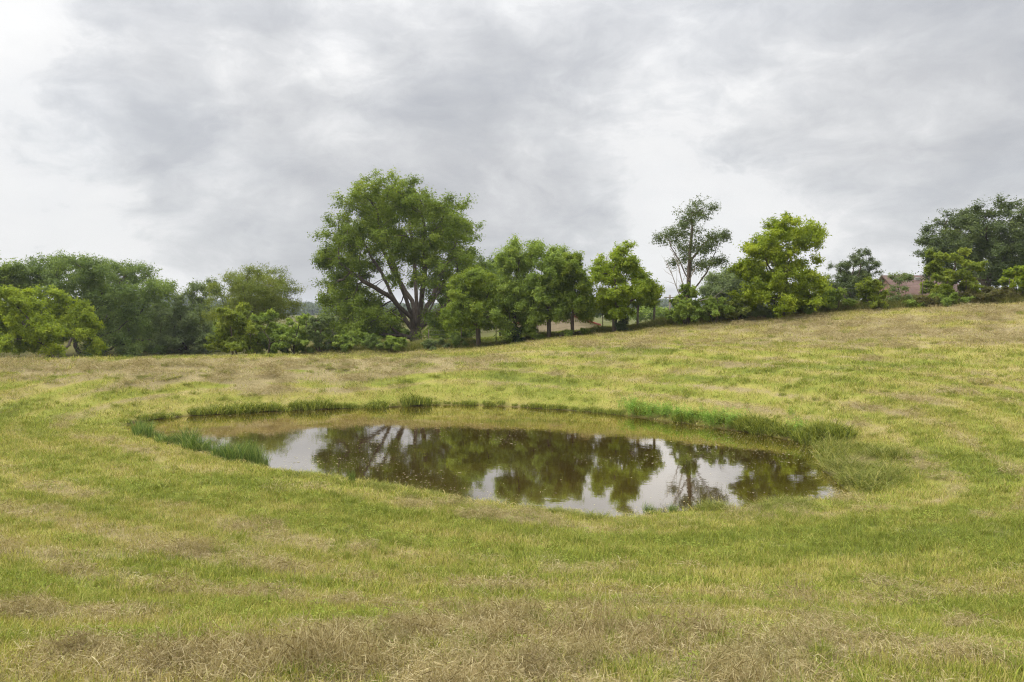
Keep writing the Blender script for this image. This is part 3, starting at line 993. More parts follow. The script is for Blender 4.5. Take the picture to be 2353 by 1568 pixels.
def make_tree(name, label, cat, D, base_x, lobes, mat, bark=M_BARK, trunk=0.18, nleaf=15000, leaf=0.15, seed=1, dens=1.2, step=None, fork=None,
              limbs=None, bare=None, group=None, spread=None, shell=0.42, droop=0.2, slim=0.55, stems=1, names=("crown", "trunk"), up=0.12, tip=0.008, flat=0.75, sink=0.05, fill=2.1):
    g = np.random.default_rng(seed)
    bx = (base_x - CX) / F * D
    bz = float(ground_z(bx, D)[0]) - sink
    org = np.array([bx, D, bz])
    root = empty(name, org)
    tag(root, label, cat, group)
    step = step or max(0.12, (max(P(l[0], l[1] - l[3], D)[2] for l in lobes) - bz) * 0.045)
    shrink = 0.5 * (spread or step * 1.12)
    xs = [l[0] - l[2] for l in lobes] + [l[0] + l[2] for l in lobes]
    cw = (max(xs) - min(xs)) / F * D
    A, O = lobes_to_points(lobes, D, org, dens * fill, g, cw, shell, shrink)
    ok = A[:, 2] > 0.12
    A, O = A[ok], O[ok]
    H = A[:, 2].max()
    starts = []
    if limbs:
        cnt = 0
        for pl in limbs:
            pts = [np.array(P(px, py, D)) - org + np.array([0, dy, 0]) for (px, py, dy) in pl[1:]]
            # subdivide
            sub = []
            prev = None
            for p in pts:
                if prev is not None:
                    m_ = max(1, int(np.linalg.norm(p - prev) / step))
                    for q_ in range(1, m_ + 1): sub.append(prev + (p - prev) * q_ / m_ + g.normal(0, 0.03, 3) * (q_ < m_))
                else: sub.append(p)
                prev = p
            link = -1
            if pl[0] != "root":
                allp = np.concatenate([s_[0] for s_ in starts])
                link = int(np.linalg.norm(allp - sub[0], axis=1).argmin())
                sub = sub[1:] if len(sub) > 1 else sub
            starts.append((np.array(sub), link))
    else:
        fork = fork if fork is not None else max(0.25, 0.6 * A[:, 2].min())
        for s_ in range(stems):
            a = g.random() * 6.28
            o_ = np.array([math.cos(a), math.sin(a), 0]) * (0.0 if stems == 1 else 0.12 * cw * g.random())
            top = np.array([0, 0, fork]) + o_ * 2.2 + np.array([g.normal(0, 0.03), g.normal(0, 0.03), 0]) * fork
            m_ = max(2, int(fork / step) + 1)
            starts.append((np.array([o_ + (top - o_) * q_ / m_ for q_ in range(m_ + 1)]), -1))
    nodes, par, near = grow(starts, A, step, step * 1.25, g, up=up)
    paths, r, w = skeleton_paths(nodes, par, tip, trunk)
    # root flare
    for pts, rad in paths:
        if pts[0][2] < 0.1: rad[0] *= 1.35
    # twigs out to the leaf clumps
    tw = []
    for a, k_ in zip(A, near):
        if np.linalg.norm(a - nodes[k_]) > 0.08:
            midp = 0.5 * (a + nodes[k_]) + g.normal(0, 0.05, 3)
            tw.append((np.array([nodes[k_], midp, a]), np.array([tip, tip * 0.75, tip * 0.45])))
    for pl in bare or []:
        dead = []
        pts = [np.array(P(px, py, D)) - org + np.array([0, dy, 0]) for (px, py, dy) in pl]
        dead.append((np.array(pts), np.linspace(0.045, 0.012, len(pts))))
        for q_ in range(1, len(pts)):
            for _ in range(4):
                a = pts[q_ - 1] + (pts[q_] - pts[q_ - 1]) * g.random()
                e = a + (pts[q_] - pts[q_ - 1]) * 0.5 + g.normal(0, 0.32, 3)
                dead.append((np.array([a, (a + e) / 2 + g.normal(0, 0.05, 3), e]), np.array([0.013, 0.009, 0.004])))
        V3, F3 = tube_mesh(dead, 4)
        o3 = mesh_obj("dead_branch", V3, F3, M_BARK_PALE, root)
        o3["label"] = "bare grey dead branch"
        o3["kind"] = "stuff"
    V1, F1 = tube_mesh(paths, 7)
    mesh_obj(names[1], V1, F1, bark, root, smooth=True)
    sp = spread or step * 1.12
    V, Fc, tone = leaves(A, O, int(nleaf * 2.9), sp, leaf * 0.68, g, droop, flat, slim)
    crown = mesh_obj(names[0], V, Fc, mat, root, attrs={"tone": tone})
    if tw:
        V2, F2 = tube_mesh(tw, 3)
        mesh_obj("twigs", V2, F2, bark, crown)["kind"] = "stuff"
    return root


L_ELM = leaf_mat("elm_leaf", (0.065, 0.098, 0.015), (0.170, 0.235, 0.034), (0.33, 0.38, 0.06))
L_MAPLE = leaf_mat("maple_leaf", (0.105, 0.155, 0.016), (0.225, 0.298, 0.028), (0.40, 0.445, 0.05))
L_YELLOW = leaf_mat("yellow_maple_leaf", (0.118, 0.165, 0.015), (0.245, 0.312, 0.027), (0.42, 0.455, 0.045))
L_DARK = leaf_mat("walnut_leaf", (0.072, 0.111, 0.030), (0.147, 0.208, 0.057), (0.272, 0.342, 0.082))
L_CEDAR = leaf_mat("cedar_leaf", (0.017, 0.030, 0.013), (0.038, 0.059, 0.023), (0.070, 0.095, 0.038), 0.15)
L_PINE = leaf_mat("bluish_leaf", (0.042, 0.060, 0.022), (0.095, 0.128, 0.044), (0.18, 0.215, 0.075), 0.35)
L_LOCUST = leaf_mat("locust_leaf", (0.094, 0.129, 0.028), (0.179, 0.220, 0.046), (0.307, 0.319, 0.076))
L_BRIGHT = leaf_mat("sapling_leaf", (0.09, 0.125, 0.018), (0.185, 0.235, 0.032), (0.33, 0.36, 0.055))
L_SHRUB = leaf_mat("shrub_leaf", (0.109, 0.156, 0.032), (0.200, 0.276, 0.053), (0.376, 0.443, 0.097))
L_BROWN = leaf_mat("brown_brush_leaf", (0.08, 0.068, 0.032), (0.135, 0.125, 0.045), (0.18, 0.20, 0.055))
L_GREY = leaf_mat("grey_green_leaf", (0.086, 0.119, 0.048), (0.155, 0.202, 0.080), (0.269, 0.317, 0.133))

# the large elm behind the dam
make_tree("elm_tree", "tall broad spreading tree with many grey limbs behind the pond dam", "tree", 60, 957,
          [(905, 455, 75, 42), (845, 490, 55, 50), (960, 480, 60, 50), (800, 545, 52, 42), (880, 540, 80, 60), (1025, 500, 60, 45), (1060, 545, 42, 55),
           (985, 560, 70, 50), (765, 590, 35, 38), (745, 598, 20, 22), (815, 610, 55, 42), (1065, 610, 42, 50), (1010, 640, 55, 40), (790, 660, 40, 38),
           (835, 690, 55, 40), (1060, 680, 45, 45), (800, 730, 50, 35), (850, 755, 55, 35), (985, 600, 35, 30), (930, 640, 25, 20), (1020, 735, 40, 30), (795, 775, 45, 24), (840, 785, 45, 20), (905, 735, 32, 18), (1055, 755, 42, 28), (1000, 765, 28, 16), (945, 590, 40, 30), (760, 690, 26, 24), (770, 650, 32, 28), (860, 715, 38, 26), (1085, 640, 30, 40), (1080, 730, 36, 34)],
          L_ELM, trunk=0.52, nleaf=74000, leaf=0.22, seed=3, dens=1.2, step=0.5, tip=0.016, spread=0.42,
          limbs=[("root", (957, 815, 0), (957, 785, 0), (955, 765, 0)), ("l", (955, 765, 0), (930, 735, .3), (905, 690, .4), (880, 640, .6), (850, 590, .5), (830, 545, .2)),
                 ("l", (955, 765, 0), (945, 720, -.3), (925, 660, -.6), (905, 600, -.9), (890, 540, -.8)), ("l", (956, 765, 0), (956, 700, .6), (950, 640, 1.2), (945, 560, 1.4), (935, 500, 1.2)),
                 ("l", (957, 765, 0), (968, 710, -.4), (978, 640, -1), (985, 580, -1.5), (980, 520, -1.6)), ("l", (958, 765, 0), (985, 715, .6), (1010, 660, 1.0), (1035, 610, 1.0), (1050, 560, .8)),
                 ("l", (955, 778, 0), (925, 770, -.8), (895, 745, -1.6), (870, 715, -2.2)), ("l", (955, 740, 0), (900, 680, -1.8), (850, 650, -2.6), (800, 610, -3)),
                 ("l", (957, 760, 0), (1000, 730, -.8), (1040, 690, -1.6), (1060, 650, -2)), ("l", (955, 750, 0), (940, 690, 1.8), (890, 620, 3), (860, 560, 3.4)),
                 ("l", (957, 750, 0), (990, 680, 1.8), (1020, 600, 3), (1040, 550, 3.2)), ("l", (920, 765, -.8), (900, 770, -1.2), (870, 760, -1.5))],
          bare=[[(985, 730, -1.2), (1005, 712, -2.0), (1035, 706, -2.6), (1070, 712, -3.0)], [(930, 735, -1.0), (905, 716, -1.6), (880, 735, -2.2), (865, 765, -2.4)]])

# saplings and young trees along the fence, left to right
make_tree("young_tree", "young dark green tree with straight trunk right beside the tall spreading tree", "tree", 47, 1100,
          [(1110, 640, 50, 40), (1075, 680, 45, 40), (1140, 670, 35, 45), (1050, 730, 40, 35), (1115, 718, 48, 34), (1155, 705, 28, 34)], L_ELM,
          trunk=0.15, nleaf=24000, leaf=0.18, seed=5, fork=1.5, dens=1.6)
make_tree("slender_tree", "slender tree with two upswept leafy tips and dark ivied base", "tree", 46, 1184,
          [(1190, 610, 38, 35), (1180, 570, 12, 25), (1232, 575, 10, 26), (1215, 600, 20, 22), (1160, 600, 22, 22), (1185, 665, 42, 45), (1165, 720, 32, 40), (1205, 720, 28, 40),
           (1180, 770, 26, 26)], L_SHRUB, bark=M_BARK_DARK, trunk=0.14, nleaf=17000, leaf=0.16, seed=6, fork=1.0, dens=1.8, up=0.3)
make_tree("young_tree", "young green tree standing in front of the tan barn's gable peak", "tree", 45.5, 1262,
          [(1275, 600, 38, 34), (1245, 640, 36, 38), (1290, 650, 36, 38), (1235, 690, 36, 32), (1275, 690, 36, 20), (1235, 724, 32, 17), (1290, 722, 26, 12), (1220, 660, 22, 26)], L_SHRUB,
          trunk=0.13, nleaf=19000, leaf=0.17, seed=7, fork=1.3, dens=1.7)
make_tree("young_tree", "narrow young tree with bare lower trunk before the barn's right slope", "tree", 45, 1316,
          [(1318, 605, 24, 25), (1310, 640, 34, 32), (1335, 650, 24, 34), (1300, 680, 28, 28), (1328, 698, 30, 18), (1345, 690, 18, 18), (1345, 722, 16, 8)], L_ELM,
          trunk=0.11, nleaf=15000, leaf=0.17, seed=8, fork=1.2, dens=1.7)
make_tree("maple_tree", "yellow green tree with round leaning crown above a small dark cedar", "tree", 44.5, 1412,
          [(1430, 592, 36, 32), (1390, 610, 38, 34), (1450, 620, 38, 36), (1385, 650, 36, 34), (1430, 655, 42, 34), (1475, 655, 34, 28), (1498, 668, 24, 18), (1400, 690, 42, 24), (1450, 692, 44, 22),
           (1490, 690, 22, 12), (1420, 718, 36, 16)], L_MAPLE, trunk=0.15, nleaf=19000, leaf=0.18, seed=9, fork=0.9, dens=1.25)
make_tree("cedar_bush", "small dark cedar bush at the foot of the yellow green tree", "bush", 44, 1432,
          [(1432, 735, 14, 16), (1430, 755, 19, 15)], L_CEDAR, bark=M_BARK_DARK, trunk=0.05, nleaf=5000, leaf=0.08, seed=10, dens=5, names=("foliage", "stem"), slim=0.3)
make_tree("sparse_tree", "tall thin open tree with sparse dark leaves and bare dead lower branches", "tree", 43, 1580,
          [(1588, 478, 22, 18), (1575, 505, 28, 20), (1600, 500, 22, 16), (1620, 485, 14, 8), (1585, 535, 34, 20), (1555, 525, 16, 10), (1615, 550, 32, 14), (1640, 552, 22, 12), (1665, 542, 16, 10),
           (1545, 548, 26, 12), (1525, 545, 14, 10), (1570, 570, 26, 18), (1600, 575, 34, 16), (1630, 570, 16, 12), (1620, 605, 26, 8), (1650, 602, 14, 6), (1560, 600, 12, 8), (1600, 615, 14, 8)],
          L_PINE, bark=M_BARK, fill=1.9, trunk=0.14, nleaf=5200, leaf=0.15, seed=12, dens=1.3, tip=0.008, spread=0.25, flat=0.95, fork=None, slim=0.5,
          limbs=[("root", (1577, 752, 0), (1580, 715, 0), (1582, 660, 0), (1584, 610, 0), (1588, 550, 0), (1590, 490, 0)),
                 ("l", (1582, 680, 0), (1605, 650, -.2), (1625, 615, -.4), (1640, 580, -.4)), ("l", (1583, 640, 0), (1565, 600, .3), (1545, 565, .5)), ("l", (1584, 610, 0), (1605, 580, .3), (1625, 555, .4))],
          bare=[[(1576, 705, 0), (1555, 670, -.3), (1542, 635, -.4), (1527, 600, -.5)], [(1578, 690, 0), (1568, 640, .3), (1560, 605, .3), (1548, 575, .4)],
                [(1580, 655, 0), (1590, 625, -.3), (1598, 600, -.4)], [(1583, 700, 0), (1610, 690, -.3), (1635, 685, -.4), (1655, 668, -.5)]])
make_tree("ivy_shrub", "dark ivy and leafy brush climbing the foot of the sparse tree", "shrub", 42.6, 1574,
          [(1580, 670, 16, 24), (1572, 700, 28, 26), (1590, 720, 26, 18), (1555, 725, 26, 20)], L_SHRUB, bark=M_BARK_DARK, trunk=0.06, nleaf=9500, leaf=0.14, seed=13, dens=3.2, stems=3, names=("foliage", "stems"))
make_tree("maple_tree", "full yellow green tree with ragged crown on the rising field edge", "tree", 42, 1797,
          [(1795, 525, 34, 28), (1762, 555, 38, 30), (1825, 565, 34, 34), (1850, 535, 22, 16), (1735, 590, 36, 28), (1790, 600, 50, 38), (1840, 620, 38, 34), (1720, 620, 28, 20), (1755, 640, 46, 32),
           (1812, 655, 46, 32), (1860, 655, 24, 26), (1730, 680, 34, 24), (1780, 695, 48, 22), (1840, 690, 34, 18)], L_YELLOW,
          trunk=0.16, nleaf=26000, leaf=0.18, seed=14, fork=0.7, dens=1.35)
make_tree("juniper_tree", "dark bluish evergreen with pointed ragged top left of the brown roof", "tree", 54, 1960,
          [(1968, 595, 22, 22), (1955, 620, 34, 26), (1990, 625, 28, 28), (1930, 650, 34, 30), (1975, 655, 44, 32), (1910, 670, 24, 22), (1950, 680, 46, 18)], L_PINE,
          bark=M_BARK_DARK, trunk=0.2, nleaf=17000, leaf=0.16, seed=15, dens=1.6, fork=0.5, slim=0.35, up=0.35)
make_tree("oak_tree", "large dark round tree overtopping the brown roofed house", "tree", 58, 2262,
          [(2225, 500, 40, 30), (2275, 495, 42, 28), (2190, 535, 42, 34), (2250, 540, 52, 40), (2310, 535, 40, 38), (2170, 575, 34, 28), (2225, 585, 50, 36), (2290, 590, 54, 38), (2340, 580, 34, 40),
           (2200, 615, 40, 26), (2260, 630, 50, 26), (2325, 625, 44, 28), (2365, 620, 30, 30)], L_PINE, bark=M_BARK_DARK, trunk=0.36, nleaf=32000, leaf=0.22, seed=16, dens=1.15, fork=1.6)
make_tree("boxelder_tree", "light green bushy tree leaning over brush between the house and large dark tree", "tree", 42, 2170,
          [(2175, 595, 34, 26), (2158, 630, 28, 24), (2200, 635, 34, 28), (2235, 620, 24, 26), (2150, 662, 20, 16), (2180, 670, 42, 22), (2225, 660, 34, 22)], L_BRIGHT,
          trunk=0.09, nleaf=15000, leaf=0.17, seed=17, dens=1.6, stems=3, fork=0.7)
make_tree("sapling", "yellow green sapling at the end of the brown thicket", "sapling", 41, 2340,
          [(2345, 625, 20, 18), (2335, 650, 26, 20), (2360, 665, 26, 22)], L_MAPLE, trunk=0.05, nleaf=6500, leaf=0.16, seed=18, dens=2, fork=0.3, names=("crown", "trunk"))
make_tree("shrub", "bright green shrub hiding the left end of the brown roof", "shrub", 41.5, 1998,
          [(2000, 655, 22, 14), (1992, 675, 28, 16), (2015, 680, 22, 16), (2002, 697, 24, 10)], L_BRIGHT, trunk=0.05, nleaf=7500, leaf=0.14, seed=19, dens=3, stems=3, names=("foliage", "stems"))
make_tree("sapling", "thin grey leaved sapling standing against the brown roof", "sapling", 42, 2062,
          [(2062, 640, 12, 16), (2085, 636, 9, 9), (2060, 665, 16, 16), (2070, 690, 20, 14), (2050, 692, 14, 12)], L_GREY, trunk=0.035, nleaf=1500, leaf=0.13, seed=20, fill=1.2, spread=0.14, dens=2.4, fork=0.3, up=0.4, names=("crown", "trunk"))
for i, (px, py, rx, ry, lab) in enumerate([(2250, 675, 40, 22, "brown twiggy thicket below the large dark tree"), (2305, 675, 36, 22, "brown twiggy thicket beside the yellow green end sapling"),
                                           (2125, 692, 26, 8, "low brownish brush right under the brown roof")]):
    make_tree("thicket", lab, "thicket", 41, px, [(px, py, rx, ry), (px - 15, py + 10, rx * .8, ry * .6)], L_BROWN, bark=M_BARK_PALE, trunk=0.035, nleaf=5200, leaf=0.12, seed=30 + i, dens=3.2, stems=6,
              names=("foliage", "stems"), up=0.4)

# trees left of the elm, behind the dam
make_tree("maple_tree", "yellow green bushy tree in front of the broad dark tree behind the dam", "tree", 50, 118,
          [(75, 680, 36, 26), (20, 690, 40, 32), (110, 715, 45, 36), (40, 735, 55, 40), (150, 755, 38, 34), (90, 770, 55, 36), (20, 785, 45, 32), (170, 790, 22, 26), (-40, 740, 45, 50)], L_YELLOW,
          trunk=0.2, nleaf=40000, leaf=0.19, seed=41, dens=1.25, fork=0.8, fill=2.8)
make_tree("walnut_tree", "broad dark open crowned tree behind the yellow green one", "tree", 66, 214,
          [(215, 612, 60, 28), (150, 625, 48, 30), (110, 650, 40, 30), (275, 635, 45, 32), (330, 665, 36, 30), (375, 660, 26, 16), (220, 665, 70, 40), (160, 690, 50, 40), (290, 700, 60, 40),
           (230, 740, 70, 40), (320, 750, 50, 40), (340, 795, 50, 30), (260, 795, 50, 28), (80, 630, 20, 16)], L_DARK, bark=M_BARK_DARK,
          trunk=0.34, nleaf=44000, leaf=0.23, seed=42, dens=0.95, fork=1.6, stems=2, fill=2.1)
make_tree("dark_tree", "mid green tree rising behind the yellow green bushy tree beside the broad dark tree", "tree", 62, -20,
          [(10, 620, 30, 26), (-20, 640, 40, 40), (20, 655, 24, 24), (-60, 620, 40, 40)], L_ELM, bark=M_BARK_DARK, trunk=0.25, nleaf=15000, leaf=0.22, seed=43, dens=1.2, fork=2.0)
make_tree("hackberry_tree", "dull dark tree filling the gap between broad dark tree and feathery locust", "tree", 68, 430,
          [(470, 665, 26, 20), (440, 690, 26, 22), (400, 725, 38, 26), (450, 730, 46, 34), (420, 775, 50, 34), (470, 785, 40, 30), (385, 790, 30, 26)], L_GREY, bark=M_BARK_DARK,
          trunk=0.22, nleaf=23000, leaf=0.22, seed=44, dens=1.3, fork=1.2)
make_tree("locust_tree", "feathery locust tree with layered drooping sprays behind the dam", "tree", 56, 588,
          [(600, 622, 36, 14), (570, 640, 44, 14), (630, 645, 38, 14), (545, 660, 40, 14), (600, 665, 50, 14), (655, 665, 26, 12), (530, 685, 42, 14), (590, 695, 55, 16), (645, 690, 30, 14), (660, 700, 20, 12),
           (540, 715, 46, 20), (610, 725, 48, 24), (500, 725, 26, 14), (585, 655, 50, 26), (600, 690, 60, 30), (640, 720, 30, 26)], L_LOCUST, trunk=0.2, nleaf=24000, leaf=0.17, seed=45, dens=1.5, fork=1.5, flat=0.62, droop=0.5, slim=0.35)
make_tree("sapling", "bright green bushy sapling in front of the feathery locust", "sapling", 48, 545,
          [(545, 720, 26, 22), (525, 750, 34, 26), (570, 755, 36, 28), (510, 785, 30, 24), (560, 790, 46, 24)], L_BRIGHT, trunk=0.08, nleaf=14000, leaf=0.17, seed=46, dens=1.9, stems=3, fork=0.4)
make_tree("bush", "dark green tall bush to the right of the bright sapling", "bush", 49, 632,
          [(620, 745, 34, 30), (640, 780, 40, 32), (605, 790, 30, 24)], L_SHRUB, trunk=0.07, nleaf=11000, leaf=0.17, seed=47, dens=1.9, stems=3, fork=0.4, names=("foliage", "stems"))
make_tree("bush", "rounded mid green bush with vines below the distant wooded hill", "bush", 50, 685,
          [(690, 735, 22, 14), (680, 765, 32, 30), (700, 790, 30, 22), (665, 795, 26, 18)], L_SHRUB, trunk=0.06, nleaf=10000, leaf=0.16, seed=48, dens=2.0, stems=3, names=("foliage", "stems"))
make_tree("bush", "pale leaved bush at the foot of the tall spreading tree's left side", "bush", 50, 742,
          [(740, 735, 26, 18), (735, 765, 30, 26), (755, 790, 36, 22)], L_GREY, trunk=0.06, nleaf=10000, leaf=0.16, seed=49, dens=2.0, stems=3, names=("foliage", "stems"))
for i, (px, py, rx, ry, D, lab, mt) in enumerate([
        (800, 785, 36, 24, 50, "low green shrub under the left boughs of the tall spreading tree", L_SHRUB),
        (860, 790, 38, 22, 50, "dark low shrub left of the tall spreading tree's trunk", L_DARK),
        (915, 792, 30, 18, 49, "low weedy shrub touching the tall spreading tree's trunk", L_SHRUB),
        (1000, 795, 32, 14, 48, "low brushy weeds right of the tall spreading tree's trunk", L_GREY),
        (1060, 785, 32, 18, 48, "dark shrub between the tall spreading tree and straight trunked young tree", L_DARK)]):
    make_tree("shrub", lab, "shrub", D, px, [(px, py, rx, ry), (px + 8, py + 8, rx * .9, ry * .7), (px - 12, py - 4, rx * .5, ry * .8)], mt, trunk=0.045, nleaf=7000, leaf=0.15, seed=60 + i, dens=2.6, stems=4,
              names=("foliage", "stems"))
make_tree("understory_tree", "shaded tree filling the space right behind the tall spreading tree's trunk", "tree", 68, 1040,
          [(1040, 690, 50, 40), (1080, 720, 50, 40), (1010, 740, 45, 36), (1045, 757, 50, 22), (1130, 660, 40, 40), (1110, 620, 36, 24)], L_DARK, bark=M_BARK_DARK, trunk=0.2, nleaf=22000, leaf=0.22, seed=70, dens=1.2, fork=1.4)
make_tree("understory_tree", "shaded tree filling the space left behind the tall spreading tree's trunk", "tree", 66, 870,
          [(860, 730, 45, 30), (820, 760, 50, 30), (890, 765, 50, 26), (790, 700, 26, 30)], L_DARK, bark=M_BARK_DARK, trunk=0.16, nleaf=15000, leaf=0.22, seed=71, dens=1.2, fork=1.0)
# brush and trees along the fence on the right
for i, (px, D, lobes, lab, mt, nl) in enumerate([
        (1225, 45.6, [(1225, 765, 20, 14), (1210, 745, 18, 18)], "low shrub between slender ivied tree and barn gable", L_SHRUB, 4200),
        (1290, 45, [(1300, 768, 14, 7), (1350, 764, 20, 7)], "low weedy shrub under the narrow young tree", L_SHRUB, 4200),
        (1640, 42.3, [(1640, 695, 24, 18), (1625, 715, 32, 18), (1660, 712, 26, 16)], "green shrub with vines just right of the sparse tree", L_SHRUB, 9000),
        (1690, 42.2, [(1690, 700, 26, 16), (1700, 718, 30, 12), (1672, 718, 22, 12)], "low yellowish shrub between sparse tree and full yellow green tree", L_LOCUST, 8000),
        (1745, 42, [(1745, 712, 28, 12), (1762, 720, 24, 8)], "low tangled shrub at the left foot of full yellow green tree", L_GREY, 5500),
        (1850, 41.8, [(1855, 690, 18, 14), (1850, 708, 26, 14)], "dark shrub at the right foot of full yellow green tree", L_DARK, 6500),
        (1905, 42, [(1910, 675, 20, 14), (1900, 695, 28, 14), (1930, 692, 24, 12)], "green shrub at the foot of dark bluish evergreen", L_SHRUB, 7500),
        (2085, 41.5, [(2085, 697, 26, 7), (2105, 700, 28, 6)], "low weedy shrub along field edge below the roof", L_SHRUB, 5200),
        (2170, 41, [(2165, 690, 34, 13), (2200, 692, 28, 11)], "leafy undergrowth beneath the light green bushy tree", L_SHRUB, 6500),
        (1185, 45.4, [(1183, 765, 16, 22), (1190, 782, 20, 12)], "dark cedar clump wrapped round the slender tree's base", L_CEDAR, 6500)]):
    make_tree("shrub", lab, "shrub", D, px, lobes, mt, trunk=0.045, nleaf=nl, leaf=0.14, seed=80 + i, dens=3.0, stems=4, names=("foliage", "stems"))
# trees further off
for i, (px, D, lobes, lab, mt, nl) in enumerate([
        (1655, 75, [(1655, 650, 36, 24), (1690, 645, 34, 28), (1640, 675, 36, 22), (1690, 680, 40, 22)], "hazy grey green tree behind brush between sparse and yellow green trees", L_GREY, 12000),
        (1730, 80, [(1720, 625, 24, 16), (1735, 650, 30, 22), (1715, 670, 26, 20)], "green tree top showing behind the full yellow green tree's left side", L_ELM, 7000),
        (1500, 105, [(1500, 715, 26, 16), (1475, 725, 30, 14), (1530, 722, 24, 14)], "distant low tree in the gap left of sparse tree", L_SHRUB, 8000),
        (1345, 130, [(1340, 705, 30, 18), (1380, 710, 36, 20), (1300, 695, 30, 20)], "dark tree standing behind the barn's right slope", L_DARK, 11000),
        (1225, 135, [(1220, 700, 40, 26), (1180, 715, 40, 26)], "dark tree standing behind the barn's left slope", L_DARK, 9000),
        (1150, 100, [(1150, 620, 36, 24), (1130, 660, 40, 34), (1165, 665, 36, 34), (1140, 715, 46, 30)], "sunlit yellowish tree showing behind slender ivied tree", L_MAPLE, 14000),
        (330, 105, [(300, 740, 50, 36), (350, 760, 50, 36), (370, 735, 40, 30), (320, 795, 60, 26)], "shaded tree behind the broad dark tree's right side", L_DARK, 12000),
        (455, 100, [(430, 755, 45, 30), (490, 760, 45, 30), (460, 795, 60, 26)], "shaded tree low behind the dull dark tree", L_DARK, 10000),
        (90, 100, [(60, 740, 60, 40), (130, 770, 60, 40), (10, 770, 60, 40)], "shaded tree behind the yellow green bushy tree", L_DARK, 12000),
        (570, 100, [(550, 770, 45, 26), (610, 765, 45, 26), (660, 775, 40, 22)], "shaded tree behind the feathery locust's trunk", L_DARK, 10000),
        (800, 95, [(770, 765, 45, 26), (830, 770, 45, 26), (710, 780, 35, 18)], "shaded tree behind the pale leaved bush", L_DARK, 9000),
        (730, 110, [(725, 755, 36, 18), (690, 758, 36, 16)], "distant green tree at the foot of the far wooded hill", L_ELM, 8000),
        (1885, 78, [(1885, 660, 14, 16), (1890, 685, 20, 16)], "pale willowy tree glimpsed left of dark bluish evergreen", L_LOCUST, 3500)]):
    make_tree("background_tree", lab, "tree", D, px, lobes, mt, bark=M_BARK_DARK, trunk=0.16, nleaf=nl, leaf=0.24 * max(1, D / 85), seed=100 + i, dens=1.1 * (60 / D) ** 1.2, fork=1.2, spread=0.5)


# ------------------------------------------------------------------ far wooded hills
def crown_proto(g, n=420):
    c = g.normal(0, 1, (14, 3)); c /= np.linalg.norm(c, axis=1)[:, None]
    c = c * np.array([3.6, 3.6, 3.0]) * (g.random(14) ** 0.4)[:, None] + np.array([0, 0, 6.0])
    return leaves(c, np.zeros_like(c), n, 1.3, 1.1, g, 0.1, 0.8, 0.8)


M_WOODS = leaf_mat("woodland_leaf", (0.028, 0.045, 0.015), (0.055, 0.085, 0.024), (0.10, 0.135, 0.035), 0.25)
woods = proto_set("woodland_crown", [crown_proto(np.random.default_rng(200 + i)) for i in range(5)], M_WOODS)
nw = 9000
az = rng.uniform(-0.85, 0.85, nw)
rr = np.sqrt(rng.uniform(520 ** 2, 980 ** 2, nw))
wx, wy = rr * np.sin(az), rr * np.cos(az) + 25
wz = ground_z(wx, wy)
ws = rng.uniform(0.75, 1.2, nw)
scatter("distant_woods", np.stack([wx, wy, wz - 0.6], 1), np.stack([np.zeros(nw), np.zeros(nw), rng.random(nw) * 6.28], 1),
        np.stack([ws, ws, ws * rng.uniform(0.85, 1.15, nw)], 1), rng.integers(0, 5, nw), {"lush": np.ones(nw)}, woods, "far wooded hills, a bluish green mass on the skyline")

# ------------------------------------------------------------------ tall weeds along the fence
M_WEED = leaf_mat("fence_weed", (0.10, 0.13, 0.03), (0.18, 0.20, 0.05), (0.34, 0.29, 0.15))
weeds = proto_set("fence_weed", [blades(46, 0.22, 0.42, 0.5, 0.014, 0.35, bend=0.5, g=np.random.default_rng(220 + i)) for i in range(5)], M_WEED)
nwd = 6500
fx = rng.uniform(FENCE[0, 0], FENCE[-1, 0], nwd)
fyy = np.interp(fx, FENCE[:, 0], FENCE[:, 1]) + rng.gamma(1.6, 0.5, nwd) + 0.25 + 0.25 * (vnoise(fx * 1.2, fx * 0) - 0.5)
gap_ = 1 - 0.6 * (np.exp(-((fx + 1.0) / 1.3) ** 4) + np.exp(-((fx - 7.0) / 1.3) ** 4) + np.exp(-((fx - 3.6) / 1.2) ** 4))
hs = 0.45 + 1.1 * gap_ * fbm(fx / 1.5, fyy / 1.5, 3) * sstep(0, 1.0, fyy - np.interp(fx, FENCE[:, 0], FENCE[:, 1]))
scatter("fence_weeds", np.stack([fx, fyy, surf_z(fx, fyy) - 0.02], 1), np.stack([rng.normal(0, .1, nwd), rng.normal(0, .1, nwd), rng.random(nwd) * 6.28], 1),
        np.stack([np.full(nwd, 1.2), np.full(nwd, 1.2), hs], 1), rng.integers(0, 5, nwd), {"lush": np.ones(nwd)}, weeds,
        "uncut tall weeds and dry grass along the wire fence")
# uncut meadow beyond the fence
meadow = proto_set("meadow_tuft", [blades(40, 0.32, 0.20, 0.5, 0.02, 0.4, tone=(0.3, 0.9), g=np.random.default_rng(240 + i)) for i in range(4)], M_GRASS)
nm = 9000
mx_, my_ = rng.uniform(-14, 34, nm), rng.uniform(44, 88, nm)
kp = beyond_fence(mx_, my_) > 1.2
mx_, my_ = mx_[kp], my_[kp]
nm = len(mx_)
scatter("meadow_grass", np.stack([mx_, my_, ground_z(mx_, my_) - 0.02], 1), np.stack([np.zeros(nm), np.zeros(nm), rng.random(nm) * 6.28], 1),
        np.stack([np.full(nm, 1.5), np.full(nm, 1.5), 0.8 + 0.6 * rng.random(nm)], 1), rng.integers(0, 4, nm), {"lush": np.full(nm, 0.85)}, meadow,
        "bright green uncut meadow behind the fence")

